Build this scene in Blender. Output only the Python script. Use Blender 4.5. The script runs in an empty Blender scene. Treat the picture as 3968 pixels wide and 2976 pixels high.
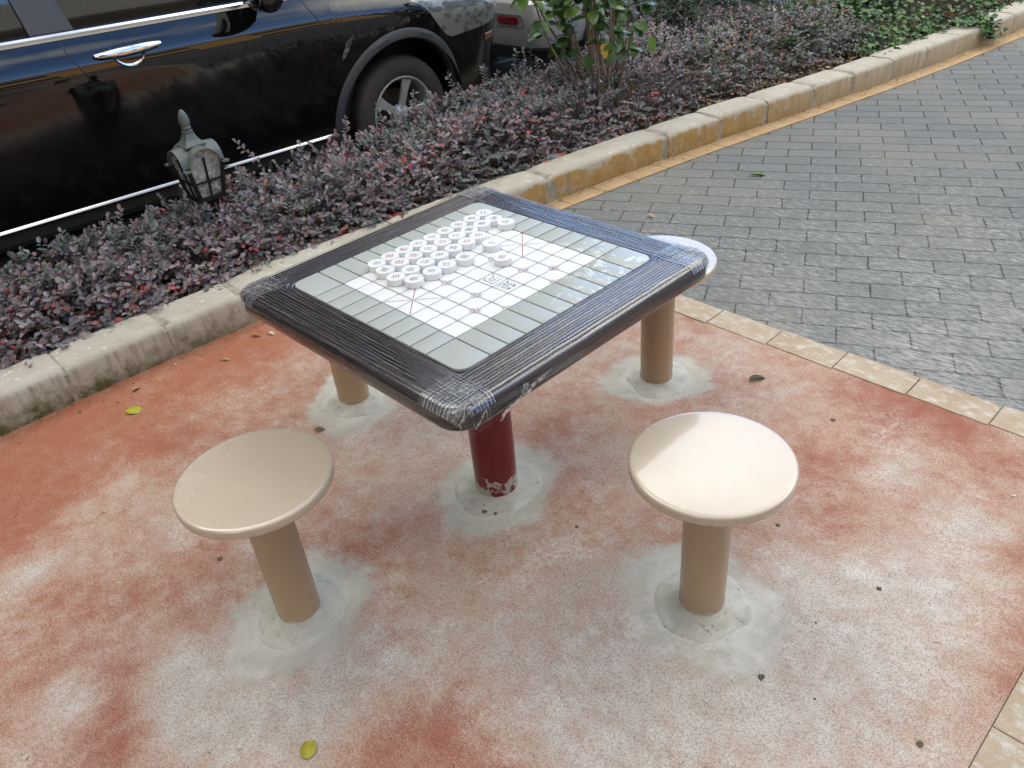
import bpy, bmesh, math, random
import numpy as np
from math import sin, cos, pi, radians, sqrt, atan2
from mathutils import Vector, Matrix, noise

SC = bpy.context.scene
COL = SC.collection
rnd = random.Random(7)

# ------------------------------------------------------------------ camera
cam_data = bpy.data.cameras.new('camera')
cam_data.sensor_width = 36.0
cam_data.sensor_fit = 'HORIZONTAL'
cam_data.lens = 3135 / 3968 * 36
cam_data.clip_start = 0.05
cam_data.clip_end = 800
cam = bpy.data.objects.new('camera', cam_data)
COL.objects.link(cam)
_r = ((0.703482, 0.705859, -0.082923), (0.353136, -0.448410, -0.821111), (-0.616772, 0.548354, -0.564712))
cam.matrix_world = Matrix(((_r[0][0], -_r[1][0], -_r[2][0], 1.4702),
                           (_r[0][1], -_r[1][1], -_r[2][1], -1.2032),
                           (_r[0][2], -_r[1][2], -_r[2][2], 1.6753),
                           (0, 0, 0, 1)))
SC.camera = cam

# ------------------------------------------------------------------ sky, sun, exposure
SUN_EL, SUN_AZ = radians(35), radians(188)      # azimuth counted from +X towards +Y
world = bpy.data.worlds.new('World')
SC.world = world
world.use_nodes = True
wn, wl = world.node_tree.nodes, world.node_tree.links
wn.clear()
w_out = wn.new('ShaderNodeOutputWorld')
w_bg = wn.new('ShaderNodeBackground')
w_bg.inputs['Strength'].default_value = 0.13
w_sky = wn.new('ShaderNodeTexSky')
w_sky.sky_type = 'NISHITA'
w_sky.sun_disc = False
w_sky.sun_elevation = SUN_EL
w_sky.sun_rotation = pi / 2 - SUN_AZ
w_sky.air_density = 1.0
w_sky.dust_density = 0.6
w_sky.ozone_density = 2.5
# broken bright cloud over the blue
w_tc = wn.new('ShaderNodeTexCoord')
w_n = wn.new('ShaderNodeTexNoise')
w_n.inputs['Scale'].default_value = 1.6
w_n.inputs['Detail'].default_value = 6
w_ramp = wn.new('ShaderNodeMapRange')
w_ramp.inputs[1].default_value = 0.36
w_ramp.inputs[2].default_value = 0.60
w_sep = wn.new('ShaderNodeSeparateXYZ')
w_el = wn.new('ShaderNodeMapRange')
w_el.inputs[1].default_value = 0.46
w_el.inputs[2].default_value = 0.66
w_mul = wn.new('ShaderNodeMath'); w_mul.operation = 'MULTIPLY'
w_mix = wn.new('ShaderNodeMix'); w_mix.data_type = 'RGBA'
w_mix.inputs[7].default_value = (28.0, 27.0, 24.0, 1)
wl.new(w_tc.outputs['Generated'], w_n.inputs['Vector'])
wl.new(w_tc.outputs['Generated'], w_sep.inputs[0])
wl.new(w_n.outputs['Fac'], w_ramp.inputs[0])
wl.new(w_sep.outputs['Z'], w_el.inputs[0])
wl.new(w_ramp.outputs[0], w_mul.inputs[0])
wl.new(w_el.outputs[0], w_mul.inputs[1])
wl.new(w_mul.outputs[0], w_mix.inputs[0])
# sky gain added towards north and east to brighten the glossy reflections
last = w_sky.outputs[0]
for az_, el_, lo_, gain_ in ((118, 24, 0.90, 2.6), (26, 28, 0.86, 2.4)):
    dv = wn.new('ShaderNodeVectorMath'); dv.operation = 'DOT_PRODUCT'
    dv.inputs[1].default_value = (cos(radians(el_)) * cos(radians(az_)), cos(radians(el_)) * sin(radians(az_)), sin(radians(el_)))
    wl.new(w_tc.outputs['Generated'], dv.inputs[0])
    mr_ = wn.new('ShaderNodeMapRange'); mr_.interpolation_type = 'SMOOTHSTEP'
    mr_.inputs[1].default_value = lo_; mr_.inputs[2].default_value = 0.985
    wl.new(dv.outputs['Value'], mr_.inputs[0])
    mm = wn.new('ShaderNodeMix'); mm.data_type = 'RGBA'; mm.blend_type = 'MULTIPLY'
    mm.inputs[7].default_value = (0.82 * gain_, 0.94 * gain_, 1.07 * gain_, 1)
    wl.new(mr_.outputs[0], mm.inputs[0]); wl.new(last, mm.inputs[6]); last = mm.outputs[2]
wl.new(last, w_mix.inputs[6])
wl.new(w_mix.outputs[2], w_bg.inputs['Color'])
wl.new(w_bg.outputs[0], w_out.inputs[0])

sun_data = bpy.data.lights.new('sun', 'SUN')
sun_data.energy = 3.0
sun_data.angle = radians(0.5)
sun_data.color = (1.0, 0.95, 0.86)
sun = bpy.data.objects.new('sun', sun_data)
COL.objects.link(sun)
sd = Vector((cos(SUN_EL) * cos(SUN_AZ), cos(SUN_EL) * sin(SUN_AZ), sin(SUN_EL)))
sun.rotation_euler = sd.to_track_quat('Z', 'Y').to_euler()

SC.view_settings.view_transform = 'Standard'
SC.view_settings.look = 'None'
SC.view_settings.exposure = 0.78
SC.view_settings.gamma = 1.0
SC.cycles.max_bounces = 7
SC.cycles.transparent_max_bounces = 12
SC.cycles.caustics_reflective = False
SC.cycles.caustics_refractive = False
SC.cycles.use_denoising = True

# ------------------------------------------------------------------ helpers
class MB:
    """collects faces and links them as ONE mesh object"""
    def __init__(self):
        self.v, self.f, self.uv = [], [], {}
    def add(self, vs, fs):
        o = len(self.v)
        self.v += [tuple(p) for p in vs]
        self.f += [tuple(i + o for i in f) for f in fs]
        return o
    def box(self, x0, x1, y0, y1, z0, z1):
        self.add([(x0, y0, z0), (x1, y0, z0), (x1, y1, z0), (x0, y1, z0), (x0, y0, z1), (x1, y0, z1), (x1, y1, z1), (x0, y1, z1)],
                 [(3, 2, 1, 0), (4, 5, 6, 7), (0, 1, 5, 4), (1, 2, 6, 5), (2, 3, 7, 6), (3, 0, 4, 7)])
    def rings(self, rings, cap0=True, cap1=True, closed=True):
        n = len(rings[0])
        vs = [p for r in rings for p in r]
        fs = []
        m = n if closed else n - 1
        for k in range(len(rings) - 1):
            for i in range(m):
                j = (i + 1) % n
                fs.append((k * n + i, k * n + j, (k + 1) * n + j, (k + 1) * n + i))
        if cap0: fs.append(tuple(range(n - 1, -1, -1)))
        if cap1: fs.append(tuple((len(rings) - 1) * n + i for i in range(n)))
        self.add(vs, fs)
    def lathe(self, prof, n=48, c=(0, 0, 0), cap0=False, cap1=False):
        self.rings([[(c[0] + r * cos(2 * pi * i / n), c[1] + r * sin(2 * pi * i / n), c[2] + z) for i in range(n)] for r, z in prof], cap0, cap1)
    def tube(self, pts, rad, n=6, cap=True):
        pts = [Vector(p) for p in pts]
        if not isinstance(rad, (list, tuple)): rad = [rad] * len(pts)
        rings = []
        up = Vector((0.13, 0.27, 0.95))
        for k, p in enumerate(pts):
            d = (pts[min(k + 1, len(pts) - 1)] - pts[max(k - 1, 0)]).normalized()
            a = d.cross(up)
            if a.length < 1e-3: a = d.cross(Vector((1, 0, 0)))
            a.normalize(); b = d.cross(a)
            rings.append([p + (a * cos(2 * pi * i / n) + b * sin(2 * pi * i / n)) * rad[k] for i in range(n)])
        self.rings(rings, cap, cap)
    def build(self, name, mat, parent=None, smooth=True, angle=40, recalc=True):
        me = bpy.data.meshes.new(name)
        me.from_pydata(self.v, [], self.f)
        if recalc:
            bm = bmesh.new(); bm.from_mesh(me)
            bmesh.ops.remove_doubles(bm, verts=bm.verts, dist=1e-6)
            bmesh.ops.recalc_face_normals(bm, faces=bm.faces)
            bm.to_mesh(me); bm.free()
        o = bpy.data.objects.new(name, me)
        COL.objects.link(o)
        if mat is not None: me.materials.append(mat)
        if smooth:
            me.shade_smooth()
            if angle is not None:
                me.set_sharp_from_angle(angle=radians(angle))
        o.parent = parent
        return o

def tag(o, label=None, cat=None, group=None, kind=None):
    if label: o['label'] = label
    if cat: o['category'] = cat
    if group: o['group'] = group
    if kind: o['kind'] = kind
    return o

def empty(name, loc=(0, 0, 0), rz=0.0):
    o = bpy.data.objects.new(name, None)
    o.empty_display_size = 0.05
    COL.objects.link(o)
    o.location = loc
    o.rotation_euler = (0, 0, rz)
    return o

class NT:
    """tiny node-tree writer"""
    def __init__(self, name):
        self.m = bpy.data.materials.new(name)
        self.m.use_nodes = True
        self.n, self.l = self.m.node_tree.nodes, self.m.node_tree.links
        self.b = self.n['Principled BSDF']
        self.out = self.n['Material Output']
    def new(self, t, **kw):
        x = self.n.new(t)
        for k, v in kw.items(): setattr(x, k, v)
        return x
    def put(self, sock, v):
        if isinstance(v, bpy.types.NodeSocket): self.l.new(v, sock)
        elif v is not None:
            if isinstance(v, (tuple, list)) and len(v) == 3 and sock.type == 'RGBA': v = (*v, 1)
            sock.default_value = v
    def coord(self, kind='Object'):
        if not hasattr(self, '_tc'): self._tc = self.new('ShaderNodeTexCoord')
        return self._tc.outputs[kind]
    def pos(self):
        if not hasattr(self, '_geo'): self._geo = self.new('ShaderNodeNewGeometry')
        return self._geo.outputs['Position']
    def mapping(self, vec, scale=(1, 1, 1), rot=(0, 0, 0), loc=(0, 0, 0)):
        x = self.new('ShaderNodeMapping')
        self.put(x.inputs[0], vec)
        x.inputs['Scale'].default_value = scale; x.inputs['Rotation'].default_value = rot; x.inputs['Location'].default_value = loc
        return x.outputs[0]
    def noise(self, vec, scale, detail=3, rough=0.5, dist=0.0):
        x = self.new('ShaderNodeTexNoise')
        self.put(x.inputs['Vector'], vec)
        x.inputs['Scale'].default_value = scale; x.inputs['Detail'].default_value = detail
        x.inputs['Roughness'].default_value = rough; x.inputs['Distortion'].default_value = dist
        return x.outputs['Fac']
    def rng(self, v, a, b, c=0.0, d=1.0, smooth=False):
        x = self.new('ShaderNodeMapRange')
        if smooth: x.interpolation_type = 'SMOOTHSTEP'
        self.put(x.inputs[0], v)
        for i, q in enumerate((a, b, c, d)): self.put(x.inputs[i + 1], q)
        return x.outputs[0]
    def math(self, op, a, b=None, clamp=False):
        x = self.new('ShaderNodeMath', operation=op, use_clamp=clamp)
        self.put(x.inputs[0], a)
        if b is not None: self.put(x.inputs[1], b)
        return x.outputs[0]
    def mix(self, f, a, b, mode='MIX'):
        x = self.new('ShaderNodeMix', data_type='RGBA', blend_type=mode)
        self.put(x.inputs[0], f); self.put(x.inputs[6], a); self.put(x.inputs[7], b)
        return x.outputs[2]
    def ramp(self, v, stops):
        x = self.new('ShaderNodeValToRGB')
        self.put(x.inputs[0], v)
        e = x.color_ramp.elements
        while len(e) < len(stops): e.new(0.5)
        for i, (p, c) in enumerate(stops):
            e[i].position = p; e[i].color = (*c, 1)
        return x.outputs[0]
    def attr(self, name, out='Color'):
        x = self.new('ShaderNodeAttribute', attribute_name=name)
        return x.outputs[out]
    def bump(self, h, strength=0.3, dist=0.002, normal=None):
        x = self.new('ShaderNodeBump')
        self.put(x.inputs['Height'], h)
        x.inputs['Strength'].default_value = strength; x.inputs['Distance'].default_value = dist
        if normal is not None: self.put(x.inputs['Normal'], normal)
        return x.outputs[0]
    def set(self, **kw):
        names = dict(base='Base Color', rough='Roughness', metal='Metallic', normal='Normal', spec='Specular IOR Level', coat='Coat Weight',
                     coatr='Coat Roughness', trans='Transmission Weight', ior='IOR', alpha='Alpha', sheen='Sheen Weight', cnormal='Coat Normal')
        for k, v in kw.items(): self.put(self.b.inputs[names[k]], v)
        return self

def plain(name, col, rough=0.5, metal=0.0, var=0.12, scale=12, bump=0.0, bscale=60, **kw):
    t = NT(name)
    n = t.noise(t.coord(), scale, 4)
    c = t.mix(t.rng(n, 0.3, 0.7), tuple(x * (1 - var) for x in col), tuple(min(1, x * (1 + var)) for x in col))
    t.set(base=c, rough=t.rng(n, 0.3, 0.7, rough * 0.88, min(1, rough * 1.12)), metal=metal, **kw)
    if bump: t.set(normal=t.bump(t.noise(t.coord(), bscale, 4), bump, 0.001))
    return t.m

# ------------------------------------------------------------------ ground layout
KP = [(-12, -2.2), (-6, -1.72), (-2.5, -1.62), (-1.0, -1.60), (-0.3, -1.605), (0.07, -1.585), (0.9, -1.51), (1.8, -1.41), (2.73, -1.283), (3.545, -1.12),
      (4.46, -0.95), (5.24, -0.82), (6.63, -0.66), (9, -0.45), (14, -0.2)]
def K(y):
    """x of the kerb face at ground level"""
    for (a, xa), (b, xb) in zip(KP, KP[1:]):
        if y <= b:
            t = (y - a) / (b - a)
            return xa + (xb - xa) * t
    return KP[-1][1]
def Ks(y):
    return sum(K(y + d) * w for d, w in ((-0.5, 1), (-0.25, 2), (0, 3), (0.25, 2), (0.5, 1))) / 9
def road_z(y):
    return -0.09 - 0.035 * (y - 1.87)
POSTS = {'table': (0.0, 0.0), 'front': (-0.054, -0.686), 'right': (0.728, 0.03), 'back': (0.028, 0.775), 'left': (-0.75, -0.005)}

# -------- materials of the ground
def mat_red():
    t = NT('rubber_granule_red')
    p = t.pos()
    wash = t.attr('wash', 'Fac')
    n1 = t.noise(p, 3.2, 6, 0.62)
    n2 = t.noise(p, 17, 5, 0.65)
    n3 = t.noise(p, 270, 3, 0.8)
    n4 = t.noise(t.mapping(p, (1, 2.2, 1), (0, 0, 0.6)), 60, 4, 0.7)
    a = t.math('ADD', wash, t.rng(n1, 0.25, 0.75, -0.20, 0.20))
    a = t.math('ADD', a, t.rng(n2, 0.25, 0.75, -0.19, 0.19))
    a = t.math('ADD', a, t.rng(n3, 0.34, 0.66, -0.27, 0.27))
    a = t.math('ADD', a, t.rng(n4, 0.3, 0.7, -0.12, 0.12), clamp=True)
    hue = t.rng(t.attr('orange', 'Fac'), 0, 1)
    red = t.mix(hue, (0.36, 0.118, 0.078), (0.41, 0.140, 0.062))
    c = t.ramp(a, [(0.0, (0, 0, 0)), (0.30, (0.33, 0.33, 0.33)), (0.62, (0.80, 0.80, 0.80)), (1.0, (1, 1, 1))])
    fine = t.rng(t.noise(p, 190, 3, 0.8), 0.40, 0.62)
    red = t.mix(t.math('MULTIPLY', t.rng(t.noise(p, 210, 2, 0.8), 0.54, 0.60, 0, 0.5), t.rng(n2, 0.35, 0.6, 0.4, 1)), red, (0.58, 0.38, 0.30))
    red = t.mix(t.math('MULTIPLY', t.rng(fine, 0, 1, 0.45, 0), 1.0), red, (0.20, 0.055, 0.035))
    pink = t.mix(t.rng(t.noise(p, 9, 4), 0.35, 0.65), (0.50, 0.315, 0.235), (0.52, 0.355, 0.27))
    pale = t.mix(t.rng(t.noise(p, 6, 5), 0.35, 0.65), (0.545, 0.47, 0.40), (0.53, 0.49, 0.435))
    c1 = t.mix(t.rng(c, 0.05, 0.52), red, pink)
    c2 = t.mix(t.rng(c, 0.5, 1.0), c1, pale)
    # cement skim round the posts
    skim = t.attr('skim', 'Fac')
    sk = t.rng(t.math('ADD', skim, t.rng(t.noise(p, 15, 5, 0.7), 0.2, 0.8, -0.30, 0.30)), 0.40, 0.68)
    sk = t.math('MULTIPLY', sk, t.rng(t.math('ADD', t.noise(p, 200, 2, 0.8), t.rng(skim, 0.35, 0.75, -0.16, 0.25)), 0.46, 0.54))
    sw = t.noise(t.attr('swirl', 'Vector'), 1.0, 5, 0.65, 0.6)
    skc = t.mix(t.rng(sw, 0.32, 0.68), (0.43, 0.42, 0.36), (0.555, 0.535, 0.475))
    skc = t.mix(t.rng(skim, 0.86, 0.98), skc, (0.56, 0.555, 0.51))
    c3 = t.mix(sk, c2, skc)
    # darker pits between the granules
    vor = t.new('ShaderNodeTexVoronoi'); t.put(vor.inputs['Vector'], p); vor.inputs['Scale'].default_value = 260
    pit = t.rng(vor.outputs['Distance'], 0.42, 0.75, 0, 0.40)
    pit = t.math('MULTIPLY', pit, t.rng(sk, 0, 1, 1, 0.25))
    gran = t.rng(t.noise(p, 240, 3, 0.8), 0.52, 0.58, 0, 0.6)
    c3 = t.mix(t.math('MULTIPLY', gran, t.rng(sk, 0, 1, 1, 0.15)), c3, t.mix(0.55, c3, (0.40, 0.17, 0.12)))
    chalk = t.math('MULTIPLY', t.rng(t.noise(p, 4.3, 6, 0.7), 0.50, 0.66, 0, 0.75), t.rng(t.noise(p, 75, 4, 0.75), 0.42, 0.58))
    c3 = t.mix(t.math('MULTIPLY', chalk, t.rng(wash, 0.15, 0.6, 0.15, 1)), c3, (0.72, 0.69, 0.64))
    powder = t.math('MULTIPLY', t.rng(wash, 0.60, 0.86), t.rng(t.math('ADD', n2, t.math('MULTIPLY', n3, 0.6)), 0.72, 0.98, 0, 0.60))
    c3 = t.mix(powder, c3, (0.70, 0.68, 0.64))
    c4 = t.mix(pit, c3, (0.20, 0.10, 0.075))
    dots = t.noise(p, 120, 2, 0.5)
    c5 = t.mix(t.math('MULTIPLY', t.rng(dots, 0.70, 0.75), 0.6), c4, (0.09, 0.06, 0.05))
    h = t.math('ADD', t.math('MULTIPLY', t.noise(p, 230, 3, 0.7), t.rng(sk, 0, 1, 1.3, 0.25)), t.math('MULTIPLY', t.noise(p, 24, 4, 0.6), 1.4))
    t.set(base=c5, rough=0.88, spec=0.3, normal=t.bump(h, 0.55, 0.0035))
    return t.m

def mat_pavers():
    t = NT('grey_block_paving')
    p = t.pos()
    warp = t.new('ShaderNodeTexNoise'); t.put(warp.inputs['Vector'], p); warp.inputs['Scale'].default_value = 9; warp.inputs['Detail'].default_value = 2
    wv = t.new('ShaderNodeVectorMath', operation='SCALE'); t.put(wv.inputs[0], warp.outputs['Color']); wv.inputs['Scale'].default_value = 0.014
    pv = t.new('ShaderNodeVectorMath', operation='ADD'); t.put(pv.inputs[0], p); t.put(pv.inputs[1], wv.outputs[0])
    q = t.mapping(pv.outputs[0], (1, 1, 1), (0, 0, -radians(27.2)), (0.03, 0.093, 0))
    br = t.new('ShaderNodeTexBrick')
    t.put(br.inputs['Vector'], q)
    br.offset = 0.5; br.squash = 1.0
    for k, v in (('Scale', 1.0), ('Mortar Size', 0.0040), ('Mortar Smooth', 0.35), ('Bias', 0.0), ('Brick Width', 0.2575), ('Row Height', 0.1255)):
        br.inputs[k].default_value = v
    br.inputs['Color1'].default_value = (0.140, 0.150, 0.150, 1)
    br.inputs['Color2'].default_value = (0.170, 0.177, 0.172, 1)
    br.inputs['Mortar'].default_value = (0.040, 0.038, 0.033, 1)
    dust = t.noise(p, 2.1, 6, 0.66)
    scuff = t.noise(t.mapping(p, (1, 3.0, 1), (0, 0, -0.4)), 22, 6, 0.75)
    dist = t.new('ShaderNodeVectorMath', operation='DISTANCE'); t.put(dist.inputs[0], p); dist.inputs[1].default_value = (1.1, 1.3, 0)
    nr = t.rng(dist.outputs['Value'], 0.3, 2.8, 0.16, 0.0)
    m = t.rng(t.math('ADD', scuff, nr), 0.56, 0.72, 0, 0.8)
    m = t.math('MULTIPLY', m, t.rng(dust, 0.36, 0.66, 0.25, 1))
    c = t.mix(m, br.outputs['Color'], (0.47, 0.46, 0.435))
    c = t.mix(t.rng(t.noise(p, 1.1, 4), 0.48, 0.72, 0, 0.5), c, (0.26, 0.24, 0.185))  # random warm dust tint, also suggesting a soft patch of warm light
    c = t.mix(t.rng(t.noise(p, 230, 2), 0.60, 0.70, 0, 0.6), c, (0.48, 0.47, 0.45))
    c = t.mix(t.rng(t.noise(p, 300, 2), 0.30, 0.42, 0.45, 0), c, (0.07, 0.07, 0.065))
    h = t.math('ADD', t.math('MULTIPLY', br.outputs['Fac'], -1.0), t.math('MULTIPLY', t.noise(p, 160, 4, 0.7), 0.45))
    h = t.math('ADD', h, t.math('MULTIPLY', t.noise(p, 28, 4, 0.6), 0.8))
    t.set(base=c, rough=0.86, spec=0.3, normal=t.bump(h, 1.0, 0.006))
    return t.m

def mat_border(name, ca, cb, white=0.4):
    t = NT(name)
    p = t.pos()
    c = t.mix(t.rng(t.noise(p, 5, 5, 0.6), 0.35, 0.65), ca, cb)
    s = t.rng(t.noise(t.mapping(p, (1, 1.8, 1), (0, 0, 0.5)), 19, 6, 0.75), 0.50, 0.66, 0, white)
    c = t.mix(s, c, (0.60, 0.58, 0.54))
    c = t.mix(t.rng(t.noise(p, 240, 2), 0.30, 0.44, 0.35, 0), c, tuple(x * 0.45 for x in ca))
    t.set(base=c, rough=0.85, spec=0.3, normal=t.bump(t.noise(p, 170, 4, 0.7), 0.4, 0.002))
    return t.m

M_RED = mat_red()
M_PAV = mat_pavers()
M_BORD = mat_border('tan_border_stone', (0.40, 0.305, 0.21), (0.47, 0.385, 0.29), 0.85)
M_YEL = mat_border('ochre_edging_brick', (0.40, 0.265, 0.135), (0.46, 0.315, 0.175), 0.2)

def mat_kerb():
    t = NT('weathered_kerb_stone')
    p = t.pos()
    sep = t.new('ShaderNodeSeparateXYZ'); t.put(sep.inputs[0], p)
    geo = t.new('ShaderNodeNewGeometry')
    ns = t.new('ShaderNodeSeparateXYZ'); t.put(ns.inputs[0], geo.outputs['True Normal'])
    base = t.mix(t.rng(t.noise(p, 7, 6, 0.65), 0.35, 0.65), (0.47, 0.44, 0.375), (0.40, 0.36, 0.29))
    # yellow paint left on the face, farther along the path
    yp = t.rng(sep.outputs['Y'], 0.9, 1.5)
    yfade = t.rng(sep.outputs['Y'], 3.2, 4.6, 1.0, 0.35)
    side = t.rng(ns.outputs['Z'], 0.75, 0.35)
    chip = t.rng(t.noise(p, 12, 6, 0.7), 0.55, 0.66, 1.0, 0.20)
    zt = t.rng(t.math('ADD', sep.outputs['Z'], t.rng(t.noise(p, 12, 4), 0.3, 0.7, -0.03, 0.03)), 0.115, 0.135, 1, 0)
    ym = t.math('MULTIPLY', t.math('MULTIPLY', yp, yfade), t.math('MULTIPLY', side, t.math('MULTIPLY', chip, zt)))
    c = t.mix(ym, base, t.mix(t.rng(t.noise(p, 30, 4), 0.35, 0.65), (0.38, 0.225, 0.065), (0.42, 0.29, 0.13)))
    # damp green-black growth low on the face at the near end
    z0 = t.rng(t.math('ADD', sep.outputs['Z'], t.rng(t.noise(p, 14, 6, 0.7), 0.25, 0.75, -0.08, 0.08)), 0.00, 0.10, 1, 0)
    gm = t.math('MULTIPLY', t.math('MULTIPLY', z0, side), t.rng(sep.outputs['Y'], 1.0, -0.6, 0.35, 1.0))
    c = t.mix(gm, c, (0.095, 0.085, 0.035))
    run = t.rng(t.noise(t.mapping(p, (1, 14, 1.2)), 3.2, 3), 0.52, 0.68, 0, 0.55)
    c = t.mix(t.math('MULTIPLY', run, side), c, (0.22, 0.19, 0.12))
    spot = t.rng(t.noise(p, 36, 3), 0.64, 0.68, 0, 0.7)
    c = t.mix(t.math('MULTIPLY', spot, t.rng(ns.outputs['Z'], 0.6, 0.9)), c, (0.66, 0.65, 0.60))
    t.set(base=c, rough=0.87, spec=0.3, normal=t.bump(t.math('ADD', t.noise(p, 90, 5, 0.7), t.noise(p, 14, 3)), 0.6, 0.004))
    return t.m
M_KERB = mat_kerb()
M_ASPH = plain('worn_asphalt', (0.062, 0.062, 0.064), 0.85, var=0.3, scale=40, bump=0.6, bscale=180)
M_SOIL = plain('garden_soil', (0.055, 0.034, 0.020), 0.95, var=0.5, scale=25, bump=0.9, bscale=60)
M_EARTH = plain('far_ground', (0.16, 0.15, 0.12), 0.95, var=0.3, scale=0.5)

# -------- sheets
g = MB(); g.add([(-300, -300, -0.7), (300, -300, -0.7), (300, 300, -0.7), (-300, 300, -0.7)], [(0, 1, 2, 3)])
tag(g.build('ground', M_EARTH, smooth=False), kind='structure')
g = MB(); ys = [-14, -5, 0, 5, 10, 16]
g.rings([[(-16, y, road_z(y)) for y in ys], [(-2.44, y, road_z(y)) for y in ys]], False, False, closed=False)
tag(g.build('road', M_ASPH, smooth=False), kind='structure')
g = MB()
ys = [-12 + 0.25 * i for i in range(105)]
g.rings([[(Ks(y) - 0.02, y, -0.004) for y in ys], [(14, y, -0.004) for y in ys]], False, False, closed=False)
tag(g.build('paving', M_PAV, smooth=False), kind='structure')

# red play-surface sheet with attributes for the cement wash
# stains and worn places: x, y, radius, amount (positive = chalky wash, negative = cleaner red)
BLOBS = [(1.04, 0.32, 0.2, 0.38),
         (1.01, -0.04, 0.3, 0.3),
         (0.76, -0.4, 0.3, 0.3),
         (0.79, -0.14, 0.22, 0.25),
         (1.15, 0.73, 0.07, 0.55),
         (-0.09, -0.96, 0.13, 0.5),
         (0.05, -1.01, 0.11, 0.5),
         (0.2, -0.96, 0.13, 0.5),
         (0.27, -0.8, 0.13, 0.4),
         (0.33, -0.6, 0.15, 0.2),
         (-0.22, -1.28, 0.06, 0.45),
         (-0.77, -1.16, 0.07, 0.35),
         (-0.96, -1.0, 0.07, 0.3),
         (-0.98, -0.81, 0.06, 0.3),
         (-0.65, -0.76, 0.1, 0.2),
         (0.25, -0.28, 0.2, 0.12),
         (0.23, 0.34, 0.15, 0.15),
         (-0.31, 0.74, 0.2, 0.15),
         (0.17, 1.11, 0.12, 0.2),
         (0.89, 0.84, 0.08, 0.25),
         (0.4, 0.62, 0.1, 0.1),
         (-1.14, 0.01, 0.1, 0.1),
         (-0.36, -0.03, 0.2, 0.25),
         (-0.61, -0.23, 0.15, 0.15),
         (1.16, 0.51, 0.12, 0.2),
         (-1.3, -0.99, 0.22, -0.35),
         (-1.53, -0.62, 0.22, -0.3),
         (-1.42, -0.25, 0.15, -0.35),
         (-0.98, -1.09, 0.1, -0.35),
         (-1.1, -0.63, 0.14, -0.28),
         (-0.21, -1.13, 0.1, -0.3),
         (0.01, -1.13, 0.1, -0.3),
         (-0.05, -1.25, 0.1, -0.3),
         (0.22, -1.02, 0.08, -0.35),
         (0.11, -0.83, 0.07, -0.28),
         (0.55, -0.64, 0.1, -0.5),
         (0.46, -0.78, 0.1, -0.5),
         (0.69, -0.6, 0.06, -0.45),
         (0.36, -0.89, 0.08, -0.3),
         (0.62, 0.65, 0.12, -0.28),
         (0.82, 0.48, 0.1, -0.25),
         (0.67, 0.35, 0.08, -0.2),
         (1.24, 0.68, 0.08, -0.45),
         (1.36, 0.27, 0.08, -0.45),
         (1.32, 0.46, 0.07, -0.45),
         (0.67, 1.16, 0.13, -0.32),
         (0.9, 1.18, 0.1, -0.45),
         (1.12, 1.06, 0.08, -0.45),
         (0.91, 0.0, 0.06, -0.25),
         (0.18, 1.41, 0.12, -0.3),
         (-0.1, 1.2, 0.08, -0.25),
         (-0.41, -0.73, 0.07, -0.15),
         (-0.07, 0.3, 0.12, -0.15),
         (-0.46, -0.89, 0.12, -0.2),
         (-0.5, -1.14, 0.14, -0.18),
         (0.57, 0.12, 0.1, -0.2),
         (-0.55, 0.31, 0.12, -0.2),
         (-1.45, -0.0, 0.12, -0.35),
         (-0.9, 0.24, 0.08, -0.1),
         (0.21, -0.16, 0.1, -0.12),
         (-0.22, -0.4, 0.1, -0.1),
         (-1.98, -0.64, 0.15, -0.3)]
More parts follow.
